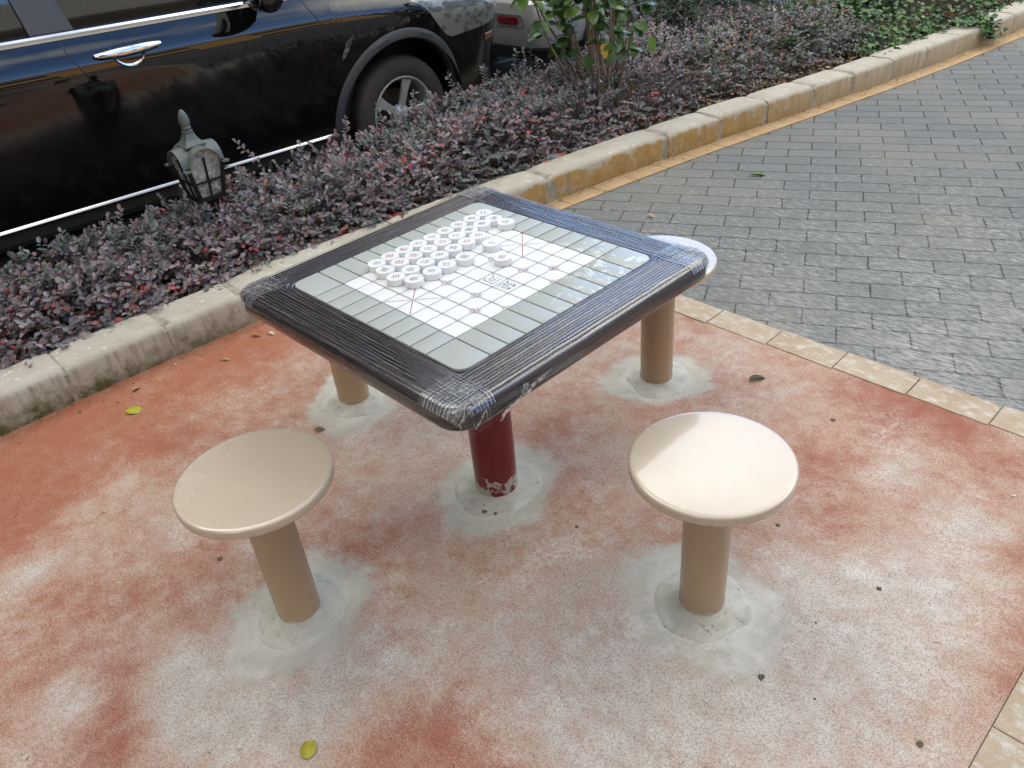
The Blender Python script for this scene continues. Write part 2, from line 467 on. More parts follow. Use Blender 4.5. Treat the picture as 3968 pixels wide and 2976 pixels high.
def red_sheet():
    nx, ny = 250, 250
    x0, x1, y0, y1 = -1.75, 1.382, -1.95, 1.208
    xs = np.linspace(x0, x1, nx); yy = np.linspace(y0, y1, ny)
    verts, faces = [], []
    kk = [Ks(y) - 0.015 for y in yy]
    for j, y in enumerate(yy):
        a = kk[j]
        for i in range(nx):
            verts.append((a + (x1 - a) * i / (nx - 1), y, 0.0))
    for j in range(ny - 1):
        for i in range(nx - 1):
            faces.append((j * nx + i, j * nx + i + 1, (j + 1) * nx + i + 1, (j + 1) * nx + i))
    me = bpy.data.meshes.new('rubber_surface')
    me.from_pydata(verts, [], faces)
    V = np.array(verts)
    X, Y = V[:, 0], V[:, 1]
    wash = np.full(len(V), 0.44)
    wash -= 0.22 * np.clip((-0.55 - X) / 0.8, 0, 1)
    jx = np.array([noise.noise(Vector((x * 2.3, y * 2.3, 3.1))) for x, y in zip(X, Y)]) * 0.10
    jy = np.array([noise.noise(Vector((x * 2.3, y * 2.3, 9.7))) for x, y in zip(X, Y)]) * 0.10
    for bx, by, r, a in BLOBS:
        r *= 1.15
        if a < 0: a *= 0.8
        else: a *= 1.1
        d2 = (X + jx - bx) ** 2 + (Y + jy - by) ** 2
        wash += a * np.exp(-d2 / (r * r))
    skim = np.zeros(len(V)); swirl = np.zeros((len(V), 3))
    for k, (px, py) in POSTS.items():
        r = {'table': 0.200, 'front': 0.200, 'right': 0.210, 'back': 0.18, 'left': 0.19}[k]
        ang = np.arctan2(Y - py, X - px)
        ph = ord(k[0]) % 7
        rr = r * (1 + 0.13 * np.sin(ang * 2 + ph) + 0.06 * np.sin(ang * 5 + ph * 2))
        d = np.sqrt((X - px) ** 2 + (Y - py) ** 2) / rr
        cand = np.clip(1.55 - d, 0, 1)
        better = cand > skim
        swirl[better, 0] = (d * 3.2 + 0.55 * ang)[better]; swirl[better, 1] = (np.cos(ang) * 1.1)[better]; swirl[better, 2] = (np.sin(ang) * 1.1 + ph * 5)[better]
        skim = np.maximum(skim, cand)
    orange = np.clip((-0.2 - X) / 1.0, 0, 1)
    for nm, arr in (('wash', wash), ('skim', skim), ('orange', orange)):
        at = me.attributes.new(nm, 'FLOAT', 'POINT')
        at.data.foreach_set('value', arr.astype(np.float32))
    at = me.attributes.new('swirl', 'FLOAT_VECTOR', 'POINT'); at.data.foreach_set('vector', swirl.astype(np.float32).ravel())
    me.materials.append(M_RED)
    o = bpy.data.objects.new('rubber_surface', me); COL.objects.link(o)
    tag(o, kind='structure')
red_sheet()

# border stones: real separate slabs, 4 mm proud of the red coat, in one structure
g = MB()
def slab(mb, pts, z, ch=0.0025):
    c = Vector((sum(p[0] for p in pts) / len(pts), sum(p[1] for p in pts) / len(pts)))
    ins = [tuple(Vector(p) + (c - Vector(p)).normalized() * ch * 1.4) for p in pts]
    mb.rings([[(x, y, -0.003) for x, y in pts], [(x, y, z - ch * 0.6) for x, y in pts], [(x, y, z) for x, y in ins]], False, True)
x = -1.36
i = 0
while x < 1.38:
    w = 0.262
    xa, xb = max(x + 0.002, Ks(1.27) + 0.11), min(x + w - 0.002, 1.512)
    if x + w > 1.375: xb = 1.512
    if xb > xa + 0.02: slab(g, [(xa, 1.207), (xb, 1.200), (xb, 1.325), (xa, 1.332)], 0.004 + 0.0008 * sin(i * 2.1))
    x += w; i += 1
y = 1.196
while y > -3.0:
    slab(g, [(1.384, y - 0.258), (1.512, y - 0.258), (1.512, y), (1.384, y)], 0.004 + 0.0008 * sin(y * 9))
    y -= 0.262
tag(g.build('border', M_BORD, smooth=False), kind='structure')

# ochre edging bricks along the kerb
g = MB()
y = 1.345
while y < 12:
    L = 0.235
    pts = []
    ya, yb = y + 0.002, y + L - 0.002
    wd = 0.115
    slab(g, [(Ks(ya) - 0.005, ya), (Ks(ya) + wd, ya), (Ks(yb) + wd, yb), (Ks(yb) - 0.005, yb)], 0.003)
    y += L
tag(g.build('edging', M_YEL, smooth=False), kind='structure')

# kerb: stones of about 0.41 m with mortar joints
g = MB()
JOINTS = [-0.70 - 0.41 * i for i in range(13, 0, -1)] + [-0.70, -0.30, 0.05, 0.88, 1.75, 2.65] + [2.65 + 0.415 * i for i in range(1, 25)]
prof = [(0.0, -0.08), (0.0, 0.118), (-0.004, 0.132), (-0.014, 0.143), (-0.030, 0.149), (-0.178, 0.153), (-0.190, 0.146), (-0.196, 0.132), (-0.196, -0.08)]
for k, (y, y_next) in enumerate(zip(JOINTS, JOINTS[1:])):
    ya, yb = y + 0.005, y_next - 0.005
    dz = 0.004 * sin(k * 1.7); dx = 0.004 * sin(k * 2.9)
    rings = []
    for s in range(9):
        t = s / 8
        yy = ya + (yb - ya) * t
        ins = 0.006 if s in (0, 8) else 0.0
        r = []
        for px, pz in prof:
            nx_ = 0.0035 * noise.noise(Vector((px * 9, yy * 7, pz * 9)))
            r.append((Ks(yy) + px * (1 if px > -0.05 else 1) + dx + (-ins if px > -0.09 else ins) + nx_, yy, pz + (dz - ins if pz > 0 else 0) + nx_))
        rings.append(r)
    g.rings(rings, True, True)
kerb = tag(g.build('kerb', M_KERB, angle=50), kind='structure')
g = MB()
ys = [-5.5 + 0.2 * i for i in range(90)]
g.rings([[(Ks(y) - 0.006, y, -0.05), (Ks(y) - 0.006, y, 0.118), (Ks(y) - 0.028, y, 0.143), (Ks(y) - 0.17, y, 0.146), (Ks(y) - 0.187, y, -0.05)] for y in ys], True, True)
tag(g.build('kerb_mortar', plain('joint_mortar', (0.30, 0.275, 0.215), 0.95, var=0.3, scale=30, bump=0.6), angle=40), kind='structure')

# planting bed and its kerb on the road side
g = MB()
xs = [0, 0.2, 0.4, 0.6, 0.8, 1.0]
ys = [-6 + 0.1 * i for i in range(190)]
rings = []
for y in ys:
    a, b = Ks(y) - 0.185, -2.43
    rings.append([(a + (b - a) * t, y, 0.10 + 0.03 * sin(pi * t) + 0.02 * noise.noise(Vector((t * 5, y * 4, 0)))) for t in xs])
g.rings(rings, False, False, closed=False)
tag(g.build('planting_bed', M_SOIL), kind='structure')
g = MB()
y = -6
while y < 12:
    g.rings([[(-2.52, yy, -0.5), (-2.52, yy, 0.10), (-2.50, yy, 0.115), (-2.42, yy, 0.115), (-2.42, yy, -0.5)] for yy in (y + 0.005, y + 0.695)], True, True)
    y += 0.7
tag(g.build('road_kerb', M_KERB, smooth=False), kind='structure')

# painted bay lines on the road
M_LINE = plain('worn_white_paint', (0.42, 0.40, 0.35), 0.7, var=0.25, scale=20)
g = MB()
def rl(x0, y0, x1, y1, w=0.10):
    d = Vector((x1 - x0, y1 - y0)).normalized() * w / 2
    n = (-d.y, d.x)
    g.add([(x0 - n[0], y0 - n[1], road_z(y0 - n[1]) + 0.004), (x1 - n[0], y1 - n[1], road_z(y1 - n[1]) + 0.004), (x1 + n[0], y1 + n[1], road_z(y1 + n[1]) + 0.004), (x0 + n[0], y0 + n[1], road_z(y0 + n[1]) + 0.004)], [(0, 1, 2, 3)])
rl(-4.52, 3.0, -4.52, 8.4)
rl(-2.65, 8.4, -4.52, 8.4)
tag(g.build('bay_line', M_LINE, smooth=False), kind='structure')

# ================================================================== chess table
ZT = 0.7425            # top of the tiles
S = 0.055              # one square
H, RC = 0.447, 0.062   # half size and corner radius of the top

def mat_rim():
    t = NT('dark_fluted_rim')
    uv = t.attr('uvw', 'Vector')
    st = t.noise(t.mapping(uv, (2.5, 260, 1)), 1.0, 4, 0.6, 0.2)
    st2 = t.noise(t.mapping(uv, (14, 900, 1)), 1.0, 3, 0.6)
    c = t.mix(t.rng(st, 0.45, 0.60), (0.010, 0.010, 0.013), (0.050, 0.040, 0.045))
    h = t.math('ADD', st, t.math('MULTIPLY', st2, 0.5))
    t.set(base=c, rough=t.rng(st2, 0.3, 0.7, 0.10, 0.30), spec=0.3, normal=t.bump(h, 0.15, 0.0008), coat=0.75, coatr=0.05,
          cnormal=t.bump(h, 0.12, 0.0008))
    return t.m
M_RIM = mat_rim()
M_GLOSSBLK = plain('black_gloss_board', (0.012, 0.012, 0.014), 0.3)

def mat_tile(name, col, haze=True):
    t = NT(name)
    p = t.coord()
    c = t.mix(t.rng(t.noise(p, 7, 3), 0.35, 0.65), tuple(x * 0.965 for x in col), col)
    # film of dust and cling-film smears toward the right hand corner of the board
    d = t.new('ShaderNodeVectorMath', operation='DISTANCE'); t.put(d.inputs[0], p); d.inputs[1].default_value = (0.33, 0.24, ZT)
    k = t.rng(d.outputs['Value'], 0.12, 0.30, 1, 0)
    sm = t.rng(t.noise(t.mapping(p, (1, 1.0, 1)), 16, 5, 0.55, 2.2), 0.53, 0.62, 0, 0.55)
    c = t.mix(t.math('MULTIPLY', k, sm), c, (0.78, 0.83, 0.84))
    t.set(base=c, rough=t.rng(t.math('MULTIPLY', k, t.noise(p, 30, 3)), 0, 0.6, 0.42, 0.20), spec=0.25)
    return t.m
M_WTILE = mat_tile('white_tile', (0.75, 0.755, 0.765))
M_GTILE = mat_tile('grey_tile', (0.40, 0.425, 0.405))
M_MARKR = plain('dark_red_print', (0.30, 0.035, 0.05), 0.5)
M_INK = plain('black_ink', (0.035, 0.04, 0.045), 0.5)
M_INKG = plain('grey_ink', (0.085, 0.10, 0.11), 0.5)

def rrect(h, r, n=9, z=0.0):
    pts = []
    for cx_, cy_, a0 in ((1, 1, 0), (-1, 1, pi / 2), (-1, -1, pi), (1, -1, 1.5 * pi)):
        for i in range(n + 1):
            a = a0 + pi / 2 * i / n
            pts.append((cx_ * (h - r) + r * cos(a), cy_ * (h - r) + r * sin(a), z))
        # points along the straight side
        nxt = {(1, 1): (-1, 1), (-1, 1): (-1, -1), (-1, -1): (1, -1), (1, -1): (1, 1)}[(cx_, cy_)]
        p0 = Vector(pts[-1]); a1 = a0 + pi / 2
        p1 = Vector((nxt[0] * (h - r) + r * cos(a1), nxt[1] * (h - r) + r * sin(a1), z))
        for k in range(1, 8): pts.append(tuple(p0.lerp(p1, k / 8)))
    return pts

def rim_z(d):
    """height of the rim d metres in from its outer edge"""
    e = 0.020
    if d < e:
        return ZT - 0.004 - e * 0.95 * (1 - sqrt(max(0, 1 - (1 - d / e) ** 2)))
    return ZT - 0.004

table = empty('chess_table', (0, 0, 0))
tag(table, 'square chess table with black fluted rim wrapped in cling film, on a dark red post', 'table')

g = MB()
rings, uvr = [], []
prof = [(0.012, ZT - 0.058), (0.004, ZT - 0.057), (0.0, ZT - 0.052), (0.0, ZT - 0.036)]
prof += [(0.02 * (1 - cos(a)), ZT - 0.024 + 0.019 * sin(a)) for a in [0.0, 0.25, 0.5, 0.75, 1.0, 1.25, 1.5]]
d = 0.0205
fl = 9
pitch = (0.109 - 0.022) / fl          # spacing of the flutes
for i in range(fl):
    for k, dz in ((0.10, 0), (0.35, 0.0012), (0.5, 0.0015), (0.65, 0.0012), (0.90, 0), (0.97, -0.0016), (1.0, -0.0016)):
        prof.append((0.022 + pitch * (i + k), ZT - 0.0045 + dz))
prof += [(0.1095, ZT - 0.003), (0.1105, ZT - 0.004), (0.1108, ZT - 0.010)]
acc = 0
pl = prof[0]
for d, z in prof:
    acc += sqrt((d - pl[0]) ** 2 + (z - pl[1]) ** 2); pl = (d, z)
    r = max(RC - d, 0.028 if d > 0.10 else 0.006)
    if d > 0.05: r = max(r, 0.006 + (d - 0.05) * 0.37)
    rg = rrect(H - d, r, z=z)
    rings.append(rg)
    for q in rg:
        side_u = q[1] if abs(q[0]) > abs(q[1]) else q[0]
        uvr.append((side_u + (7 if q[0] > abs(q[1]) else 3 if q[1] > abs(q[0]) else 11 if q[0] < -abs(q[1]) else 0), acc, 0))
g.rings(rings, False, False)
rim = g.build('rim', M_RIM, table, angle=60, recalc=False)
at = rim.data.attributes.new('uvw', 'FLOAT_VECTOR', 'POINT')
at.data.foreach_set('vector', np.array(uvr, dtype=np.float32).ravel())
g = MB()
g.rings([rrect(H - 0.013, RC - 0.012, z=ZT - 0.0575), rrect(H - 0.03, RC - 0.02, z=ZT - 0.054)], True, False)
g.rings([rrect(H - 0.105, 0.03, z=ZT - 0.0125), rrect(H - 0.105, 0.03, z=ZT - 0.0085)], True, True)
g.build('base_panel', M_GLOSSBLK, table)

def tile_faces(mb, x0, x1, y0, y1, z0, z1, r=0.0028, corner=None, b=0.0010):
    """flat-topped tile with rounded corners and a soft edge; corner = (sx, sy) gets a wide radius"""
    def loop(ins, z):
        out = []
        for sx, sy, a0 in ((1, 1, 0), (-1, 1, pi / 2), (-1, -1, pi), (1, -1, 1.5 * pi)):
            rr = 0.030 if corner == (sx, sy) else r
            n = 7 if corner == (sx, sy) else 3
            rr2 = max(rr - ins, 0.0005)
            cx_ = (x1 if sx > 0 else x0) - sx * (rr); cy_ = (y1 if sy > 0 else y0) - sy * (rr)
            for i in range(n + 1):
                a = a0 + pi / 2 * i / n
                out.append((cx_ + rr2 * cos(a), cy_ + rr2 * sin(a), z))
        return out
    mb.rings([loop(0, z0), loop(0, z1 - b), loop(b * 0.35, z1 - b * 0.3), loop(b, z1)], False, True)

g0 = 0.0021            # half of the joint
wt, gt = MB(), MB()
X = lambda i: (i - 4) * S
Y = lambda j: (j - 4.5) * S
for i in range(8):
    for j in range(9):
        tile_faces(wt, X(i) + g0, X(i + 1) - g0, Y(j) + g0, Y(j + 1) - g0, ZT - 0.0085, ZT)
GX0, GX1, GY0, GY1 = -0.3345, 0.3345, -0.3345, 0.3345
for i in range(8):
    tile_faces(gt, X(i) + g0, X(i + 1) - g0, GY0, Y(0) - g0, ZT - 0.0085, ZT)
    tile_faces(gt, X(i) + g0, X(i + 1) - g0, Y(9) + g0, GY1, ZT - 0.0085, ZT)
for j in range(9):
    tile_faces(gt, GX0, X(0) - g0, Y(j) + g0, Y(j + 1) - g0, ZT - 0.0085, ZT)
    tile_faces(gt, X(8) + g0, GX1, Y(j) + g0, Y(j + 1) - g0, ZT - 0.0085, ZT)
for sx in (-1, 1):
    for sy in (-1, 1):
        xa, xb = (GX0, X(0) - g0) if sx < 0 else (X(8) + g0, GX1)
        ya, yb = (GY0, Y(0) - g0) if sy < 0 else (Y(9) + g0, GY1)
        tile_faces(gt, xa, xb, ya, yb, ZT - 0.0085, ZT, corner=(sx, sy))
white_board = wt.build('playing_field', M_WTILE, table, angle=50)
gt.build('grey_tile_border', M_GTILE, table, angle=50)

# printed marks: sub-part of the playing field
g = MB()
ZM = ZT + 0.00025
def bar(mb, x0, y0, x1, y1, w):
    w *= 1.6
    d = Vector((x1 - x0, y1 - y0)).normalized() * (w / 2)
    nx_, ny_ = -d.y, d.x
    mb.add([(x0 - nx_, y0 - ny_, ZM), (x1 - nx_, y1 - ny_, ZM), (x1 + nx_, y1 + ny_, ZM), (x0 + nx_, y0 + ny_, ZM)], [(0, 1, 2, 3)])
def star(i, j):
    g = MB()
    for sx in (-1, 1):
        for sy in (-1, 1):
            if (i == 0 and sx < 0) or (i == 8 and sx > 0): continue
            a, L = 0.0052, 0.0105
            bar(g, X(i) + sx * a, Y(j) + sy * (a - 0.0005), X(i) + sx * a, Y(j) + sy * (a + L), 0.0011)
            bar(g, X(i) + sx * (a - 0.0005), Y(j) + sy * a, X(i) + sx * (a + L), Y(j) + sy * a, 0.0011)
    g.build('point_mark', M_MARKR, white_board, smooth=False, recalc=False)
for i in (0, 2, 4, 6, 8): star(i, 3); star(i, 6)
for i in (1, 7): star(i, 2); star(i, 7)
for jc in (1, 8):
    g = MB()
    for sx in (-1, 1):
        for sy in (-1, 1):
            bar(g, X(4) + sx * 0.0052, Y(jc) + sy * 0.0052, X(4) + sx * (S - 0.0042), Y(jc) + sy * (S - 0.0042), 0.0013)
    g.build('palace_lines', M_MARKR, white_board, smooth=False, recalc=False)

def glyph_mesh(ch, size, name='glyph', thin=-0.012, z=0.0):
    c = bpy.data.curves.new(name, 'FONT')
    c.body = ch; c.size = 1.0; c.offset = thin; c.resolution_u = 2
    o = bpy.data.objects.new(name, c)
    COL.objects.link(o)
    dg = bpy.context.evaluated_depsgraph_get()
    me = bpy.data.meshes.new_from_object(o.evaluated_get(dg))
    bpy.data.objects.remove(o); bpy.data.curves.remove(c)
    xs = [v.co.x for v in me.vertices]; yy = [v.co.y for v in me.vertices]
    mx, my = (min(xs) + max(xs)) / 2, (min(yy) + max(yy)) / 2
    for v in me.vertices:
        v.co = ((v.co.x - mx) * size, (v.co.y - my) * size, z)
    me.materials.clear()
    return me
for ch, i, rz in (('楚', 6.5, -pi / 2), ('河', 5.5, -pi / 2), ('界', 2.5, pi / 2), ('汉', 1.5, pi / 2)):
    me = glyph_mesh(ch, 0.044, thin=-0.010)
    me.materials.append(M_INKG)
    o = bpy.data.objects.new('river_character', me); COL.objects.link(o)
    o.parent = white_board
    o.location = (X(i), 0, ZM); o.rotation_euler = (0, 0, rz)

# dark red post and its footing
def mat_post(name, col, smear, zmax, grime=(0.40, 0.385, 0.34)):
    t = NT(name)
    p = t.coord()
    sep = t.new('ShaderNodeSeparateXYZ'); t.put(sep.inputs[0], p)
    n = t.noise(p, 26, 4, 0.6)
    zz = t.math('ADD', sep.outputs['Z'], t.rng(n, 0.25, 0.75, -zmax * 0.9, zmax * 0.9))
    m = t.rng(zz, zmax * 0.55, zmax * 0.62, smear, 0)
    c = t.mix(t.rng(t.noise(p, 6, 3), 0.3, 0.7), tuple(x * 0.93 for x in col), col)
    thin = t.rng(t.noise(t.mapping(p, (9, 9, 60)), 1.6, 4), 0.60, 0.68, 0, 0.35)
    thin = t.math('MULTIPLY', thin, t.rng(sep.outputs['Z'], 0.05, 0.16, 1, 0))
    c = t.mix(thin, c, grime)
    c = t.mix(m, c, grime)
    t.set(base=c, rough=t.math('ADD', t.math('MULTIPLY', m, 0.5), 0.26), spec=0.45)
    return t.m
def footing(parent, r, seed):
    """uneven collar of mortar trowelled round a post"""
    g = MB()
    rings = []
    n = 48
    for rr, z in ((r, 0.014), (r + 0.006, 0.010), (r + 0.03, 0.0065), (r * 1.6, 0.0045), (r * 1.85, 0.0022), (r * 2.05, 0.0004), (r * 2.1, -0.003)):
        ring = []
        for i in range(n):
            a = 2 * pi * i / n
            w = 1 + (rr - r) / r * 0.11 * (noise.noise(Vector((cos(a) * 1.2, sin(a) * 1.2, seed))) * 2)
            zz = z + (0.002 * noise.noise(Vector((cos(a) * 3, sin(a) * 3, seed + rr * 50))) if 0 < z < 0.016 else 0)
            ring.append((rr * w * cos(a), rr * w * sin(a), zz))
        rings.append(ring)
    g.rings(rings, False, False)
    return g.build('footing', M_CEM, parent, angle=60)
def mat_cem():
    t = NT('trowelled_mortar')
    p = t.pos()
    n = t.noise(p, 13, 5, 0.6, 1.5)
    c = t.mix(t.rng(n, 0.35, 0.65), (0.43, 0.425, 0.365), (0.555, 0.545, 0.495))
    c = t.mix(t.rng(t.noise(p, 60, 2), 0.66, 0.70, 0, 0.55), c, (0.17, 0.18, 0.17))
    t.set(base=c, rough=0.86, spec=0.3, normal=t.bump(t.math('ADD', t.noise(p, 22, 4), t.math('MULTIPLY', t.noise(p, 160, 3), 0.3)), 0.6, 0.004))
    return t.m
M_CEM = mat_cem()
M_REDPOST = mat_post('dark_red_paint', (0.165, 0.014, 0.016), 1.0, 0.085)
M_BEIGE_POST = mat_post('beige_post_paint', (0.43, 0.31, 0.20), 0.9, 0.030)
g = MB(); g.lathe([(0.0655, -0.02), (0.0655, 0.35), (0.0655, ZT - 0.058)], 64)
g.build('post', M_REDPOST, table)
g = MB(); g.lathe([(0.0, ZT - 0.0585), (0.15, ZT - 0.0585), (0.15, ZT - 0.067), (0.0, ZT - 0.067)], 40)
g.build('mounting_plate', M_GLOSSBLK, table)
footing(table, 0.0655, 3.3)

# ---- cling film, wound along each side and crossing at the corners
def mat_wrap():
    t = NT('cling_film')
    uv = t.attr('uvw', 'Vector')
    s1 = t.noise(t.mapping(uv, (1.6, 230, 1)), 1.0, 3, 0.55, 0.15)
    s2 = t.noise(t.mapping(uv, (3.5, 620, 1)), 1.0, 3, 0.6, 0.2)
    big = t.noise(t.mapping(uv, (4, 18, 1)), 1.0, 3)
    k = t.attr('dense', 'Fac')
    w = t.attr('across', 'Fac')
    wob = t.math('ADD', t.math('MULTIPLY', w, 1.0 / pitch), t.rng(t.noise(t.mapping(uv, (9, 40, 1)), 1.0, 3, 0.6), 0.2, 0.8, -0.28, 0.28))
    tri = t.math('PINGPONG', wob, 0.5)
    touch = t.math('MULTIPLY', t.rng(tri, 0.20, 0.30), t.rng(s1, 0.40, 0.56, 0.25, 1.0))
    edge = t.attr('edge', 'Fac')
    f = t.math('MULTIPLY', touch, t.rng(big, 0.30, 0.62, 0.50, 0.85))
    f = t.math('ADD', f, t.math('MULTIPLY', t.rng(s2, 0.61, 0.68, 0, 0.65), t.rng(k, 0.2, 1, 0.55, 1)))
    f = t.math('ADD', f, t.rng(k, 0.3, 1, 0.0, 0.16))
    f = t.math('MULTIPLY', f, t.rng(edge, 0, 1, 1.0, 0.10), clamp=True)
    tr = t.new('ShaderNodeBsdfTransparent')
    mx = t.new('ShaderNodeMixShader')
    t.put(mx.inputs[0], f); t.l.new(tr.outputs[0], mx.inputs[1]); t.l.new(t.b.outputs[0], mx.inputs[2]); t.l.new(mx.outputs[0], t.out.inputs[0])
    whiter = t.rng(t.math('ADD', t.rng(s2, 0.62, 0.70), t.rng(k, 0.75, 1, 0, 0.7), clamp=True), 0, 1)
    t.set(base=t.mix(whiter, (0.105, 0.092, 0.104), (0.48, 0.50, 0.53)), rough=0.13, spec=1.0, normal=t.bump(t.math('ADD', s1, s2), 0.25, 0.001))  # mauve-grey stripe colour stands in for reflections where film meets the ridges
    t.b.inputs['IOR'].default_value = 1.9
    return t.m
M_WRAP = mat_wrap()
def wrap_point(u, w, lift):
    """(u along, w outward) of the +X side -> x, y, z on the skin of the rim"""
    c = H - RC
    over = 0.0
    if w > H: over = w - H; w = H
    ex = 0.0
    x, y = w, u
    if abs(u) > c and w > c:
        q = Vector((w - c, abs(u) - c))
        if q.length > RC:
            ex = q.length - RC
            q *= RC / q.length
        x, y = c + q.x, (c + q.y) * (1 if u > 0 else -1)
        dd = RC - q.length
    else:
        dd = min(H - x, H - abs(y))
        if abs(y) > H: ex = abs(y) - H; y = H * (1 if u > 0 else -1); dd = 0
    dd = max(0, dd)
    z = rim_z(dd) - over - ex
    out = Vector((x, y)).normalized()
    k = max(0, 1 - dd / 0.02)
    return x + out.x * lift * k, y + out.y * lift * k, z + lift
def film_strip(mb, uvl, dn, ang, w0, w1, u0, u1, lift, seed):
    nu, nw = 110, 26
    o = len(mb.v)
    R_ = Matrix.Rotation(ang, 3, 'Z')
    for a in range(nu + 1):
        u = u0 + (u1 - u0) * a / nu
        wa = w0 + 0.0055 * noise.noise(Vector((u * 9, seed, 0))); wb = w1 + 0.006 * noise.noise(Vector((u * 11, seed, 5)))
        for b in range(nw + 1):
            w = wa + (wb - wa) * b / nw
            x, y, z = wrap_point(u, w, lift)
            z += 0.0009 * noise.noise(Vector((u * 14, w * 150, seed)))
            mb.v.append(tuple(R_ @ Vector((x, y, z))))
            uvl.append((u + seed * 3, w + seed, 0)); acr.append(H - w - 0.022); edg.append(min(1, max(0, (w - (H - 0.012)) / 0.014)))
            cor = min(1, max(0, (abs(u) - (H - 0.10)) / 0.03))
            edge = max(0, (w - (H - 0.012)) / 0.05)
            first = 1 if b in (0,) else 0
            dn.append(min(1, 0.30 + 0.55 * cor + 0.10 * edge + 0.4 * first + seed_d.get(round(seed), 0)))
    for a in range(nu):
        for b in range(nw):
            i = o + a * (nw + 1) + b
            mb.f.append((i, i + nw + 1, i + nw + 2, i + 1))
seed_d = {1: 0.22, 2: 0.10, 3: 0.05, 4: -0.12}
g = MB(); uvl, dn, acr, edg = [], [], [], []
film_strip(g, uvl, dn, 0.0, 0.325, H + 0.05, -H + 0.0, H - 0.0, 0.0030, 1)           # side facing right
film_strip(g, uvl, dn, pi / 2, 0.342, H + 0.045, -H + 0.0, H - 0.0, 0.0042, 2)
film_strip(g, uvl, dn, pi, 0.342, H + 0.045, -H + 0.0, H - 0.0, 0.0030, 3)
film_strip(g, uvl, dn, -pi / 2, 0.342, H + 0.048, -H + 0.0, H - 0.0, 0.0042, 4)
film = g.build('cling_film', M_WRAP, table, angle=None, recalc=False)
at = film.data.attributes.new('uvw', 'FLOAT_VECTOR', 'POINT'); at.data.foreach_set('vector', np.array(uvl, dtype=np.float32).ravel())
for nm_, ar_ in (('across', acr), ('edge', edg)):
    at = film.data.attributes.new(nm_, 'FLOAT', 'POINT'); at.data.foreach_set('value', np.array(ar_, dtype=np.float32))
at = film.data.attributes.new('dense', 'FLOAT', 'POINT'); at.data.foreach_set('value', np.array(dn, dtype=np.float32))

# torn ends and loose threads of film round the near corner
M_SCRAP = NT('crumpled_film')
_s = M_SCRAP
_f = _s.rng(_s.noise(_s.coord(), 90, 4, 0.7), 0.42, 0.6, 0.12, 0.85)
_tr = _s.new('ShaderNodeBsdfTransparent'); _mx = _s.new('ShaderNodeMixShader')
_s.put(_mx.inputs[0], _f); _s.l.new(_tr.outputs[0], _mx.inputs[1]); _s.l.new(_s.b.outputs[0], _mx.inputs[2]); _s.l.new(_mx.outputs[0], _s.out.inputs[0])
_s.set(base=(0.66, 0.66, 0.62), rough=0.2, spec=0.8)
M_SCRAP = _s.m
g = MB()
def scrap(pts, width, seed):
    """a narrow crumpled ribbon along pts"""
    g = MB()
    n = len(pts); o = len(g.v)
    for k, p in enumerate(pts):
        p = Vector(p)
        w = width * (0.45 + 0.9 * abs(noise.noise(Vector((k * 0.9, seed, 2))))) * (0.35 if k in (0, n - 1) else 1)
        d = Vector((noise.noise(Vector((k, seed, 0))), noise.noise(Vector((k, seed, 7))), 0.9)).normalized()
        for q in (-1, 0, 1):
            j = Vector((noise.noise(Vector((k * 1.3, q, seed))), noise.noise(Vector((k * 1.7, q, seed + 3))), 0)) * 0.004
            g.v.append(tuple(p + d * (q * w / 2) + j))
    for k in range(n - 1):
        for q in range(2):
            i = o + k * 3 + q
            g.f.append((i, i + 3, i + 4, i + 1))
    g.build('loose_film', M_SCRAP, table, angle=None, recalc=False)
def rimp(u, w, lift=0.006): return wrap_point(u, w, lift)
def along(u0, w0, u1, w1, n, lift=0.006): return [rimp(u0 + (u1 - u0) * k / n + 0.003 * noise.noise(Vector((k * 2.1, u0, 1))), w0 + (w1 - w0) * k / n + 0.003 * noise.noise(Vector((k * 1.9, w0, 4))), lift) for k in range(n + 1)]
scrap(along(-0.18, H + 0.006, -0.33, H + 0.044, 10, 0.007), 0.012, 1.0)
scrap(along(-0.30, H + 0.03, -0.335, H + 0.052, 5, 0.010), 0.022, 2.0)
scrap(along(-0.25, H + 0.004, -0.268, H + 0.02, 5, 0.010), 0.018, 3.5)
scrap(along(-0.385, H - 0.02, -0.44, H - 0.004, 8, 0.008), 0.012, 4.0)
scrap(along(-0.36, H - 0.004, -0.40, H + 0.035, 8, 0.008), 0.009, 5.0)
def threads(cr, cn, seed, spread=0.085):
    R_ = Matrix.Rotation(cr, 3, 'Z'); rr = random.Random(seed)
    g = MB()
    for s_ in range(cn):
        sg = -1 if cr is None else -1
        u0 = -H + 0.004 + rr.random() * spread; w0 = H - 0.004 - rr.random() * spread
        along_u = rr.random() < 0.5
        L = rr.uniform(0.03, 0.11); bend = rr.gauss(0, 0.10)
        pp = []
        for k in range(8):
            q = (k / 7 - 0.5) * L
            u, w = (u0 + q, w0 + q * bend) if along_u else (u0 + q * bend, w0 + q)
            pp.append(tuple(R_ @ Vector(rimp(max(-H, u), min(w, H + 0.035), 0.0055 + 0.0006 * rr.random()))))
        g.tube(pp, rr.uniform(0.00025, 0.0006), 3, False)
    return g.build('film_threads', M_SCRAP, table, angle=None, recalc=False)
threads(0, 46, 1); threads(pi / 2, 34, 2); threads(pi, 30, 3, 0.07); threads(-pi / 2, 34, 4)
# flap standing up at the far corner
scrap([(-0.428, 0.30, ZT + 0.004), (-0.440, 0.31, ZT + 0.012), (-0.448, 0.318, ZT + 0.020)], 0.016, 9)

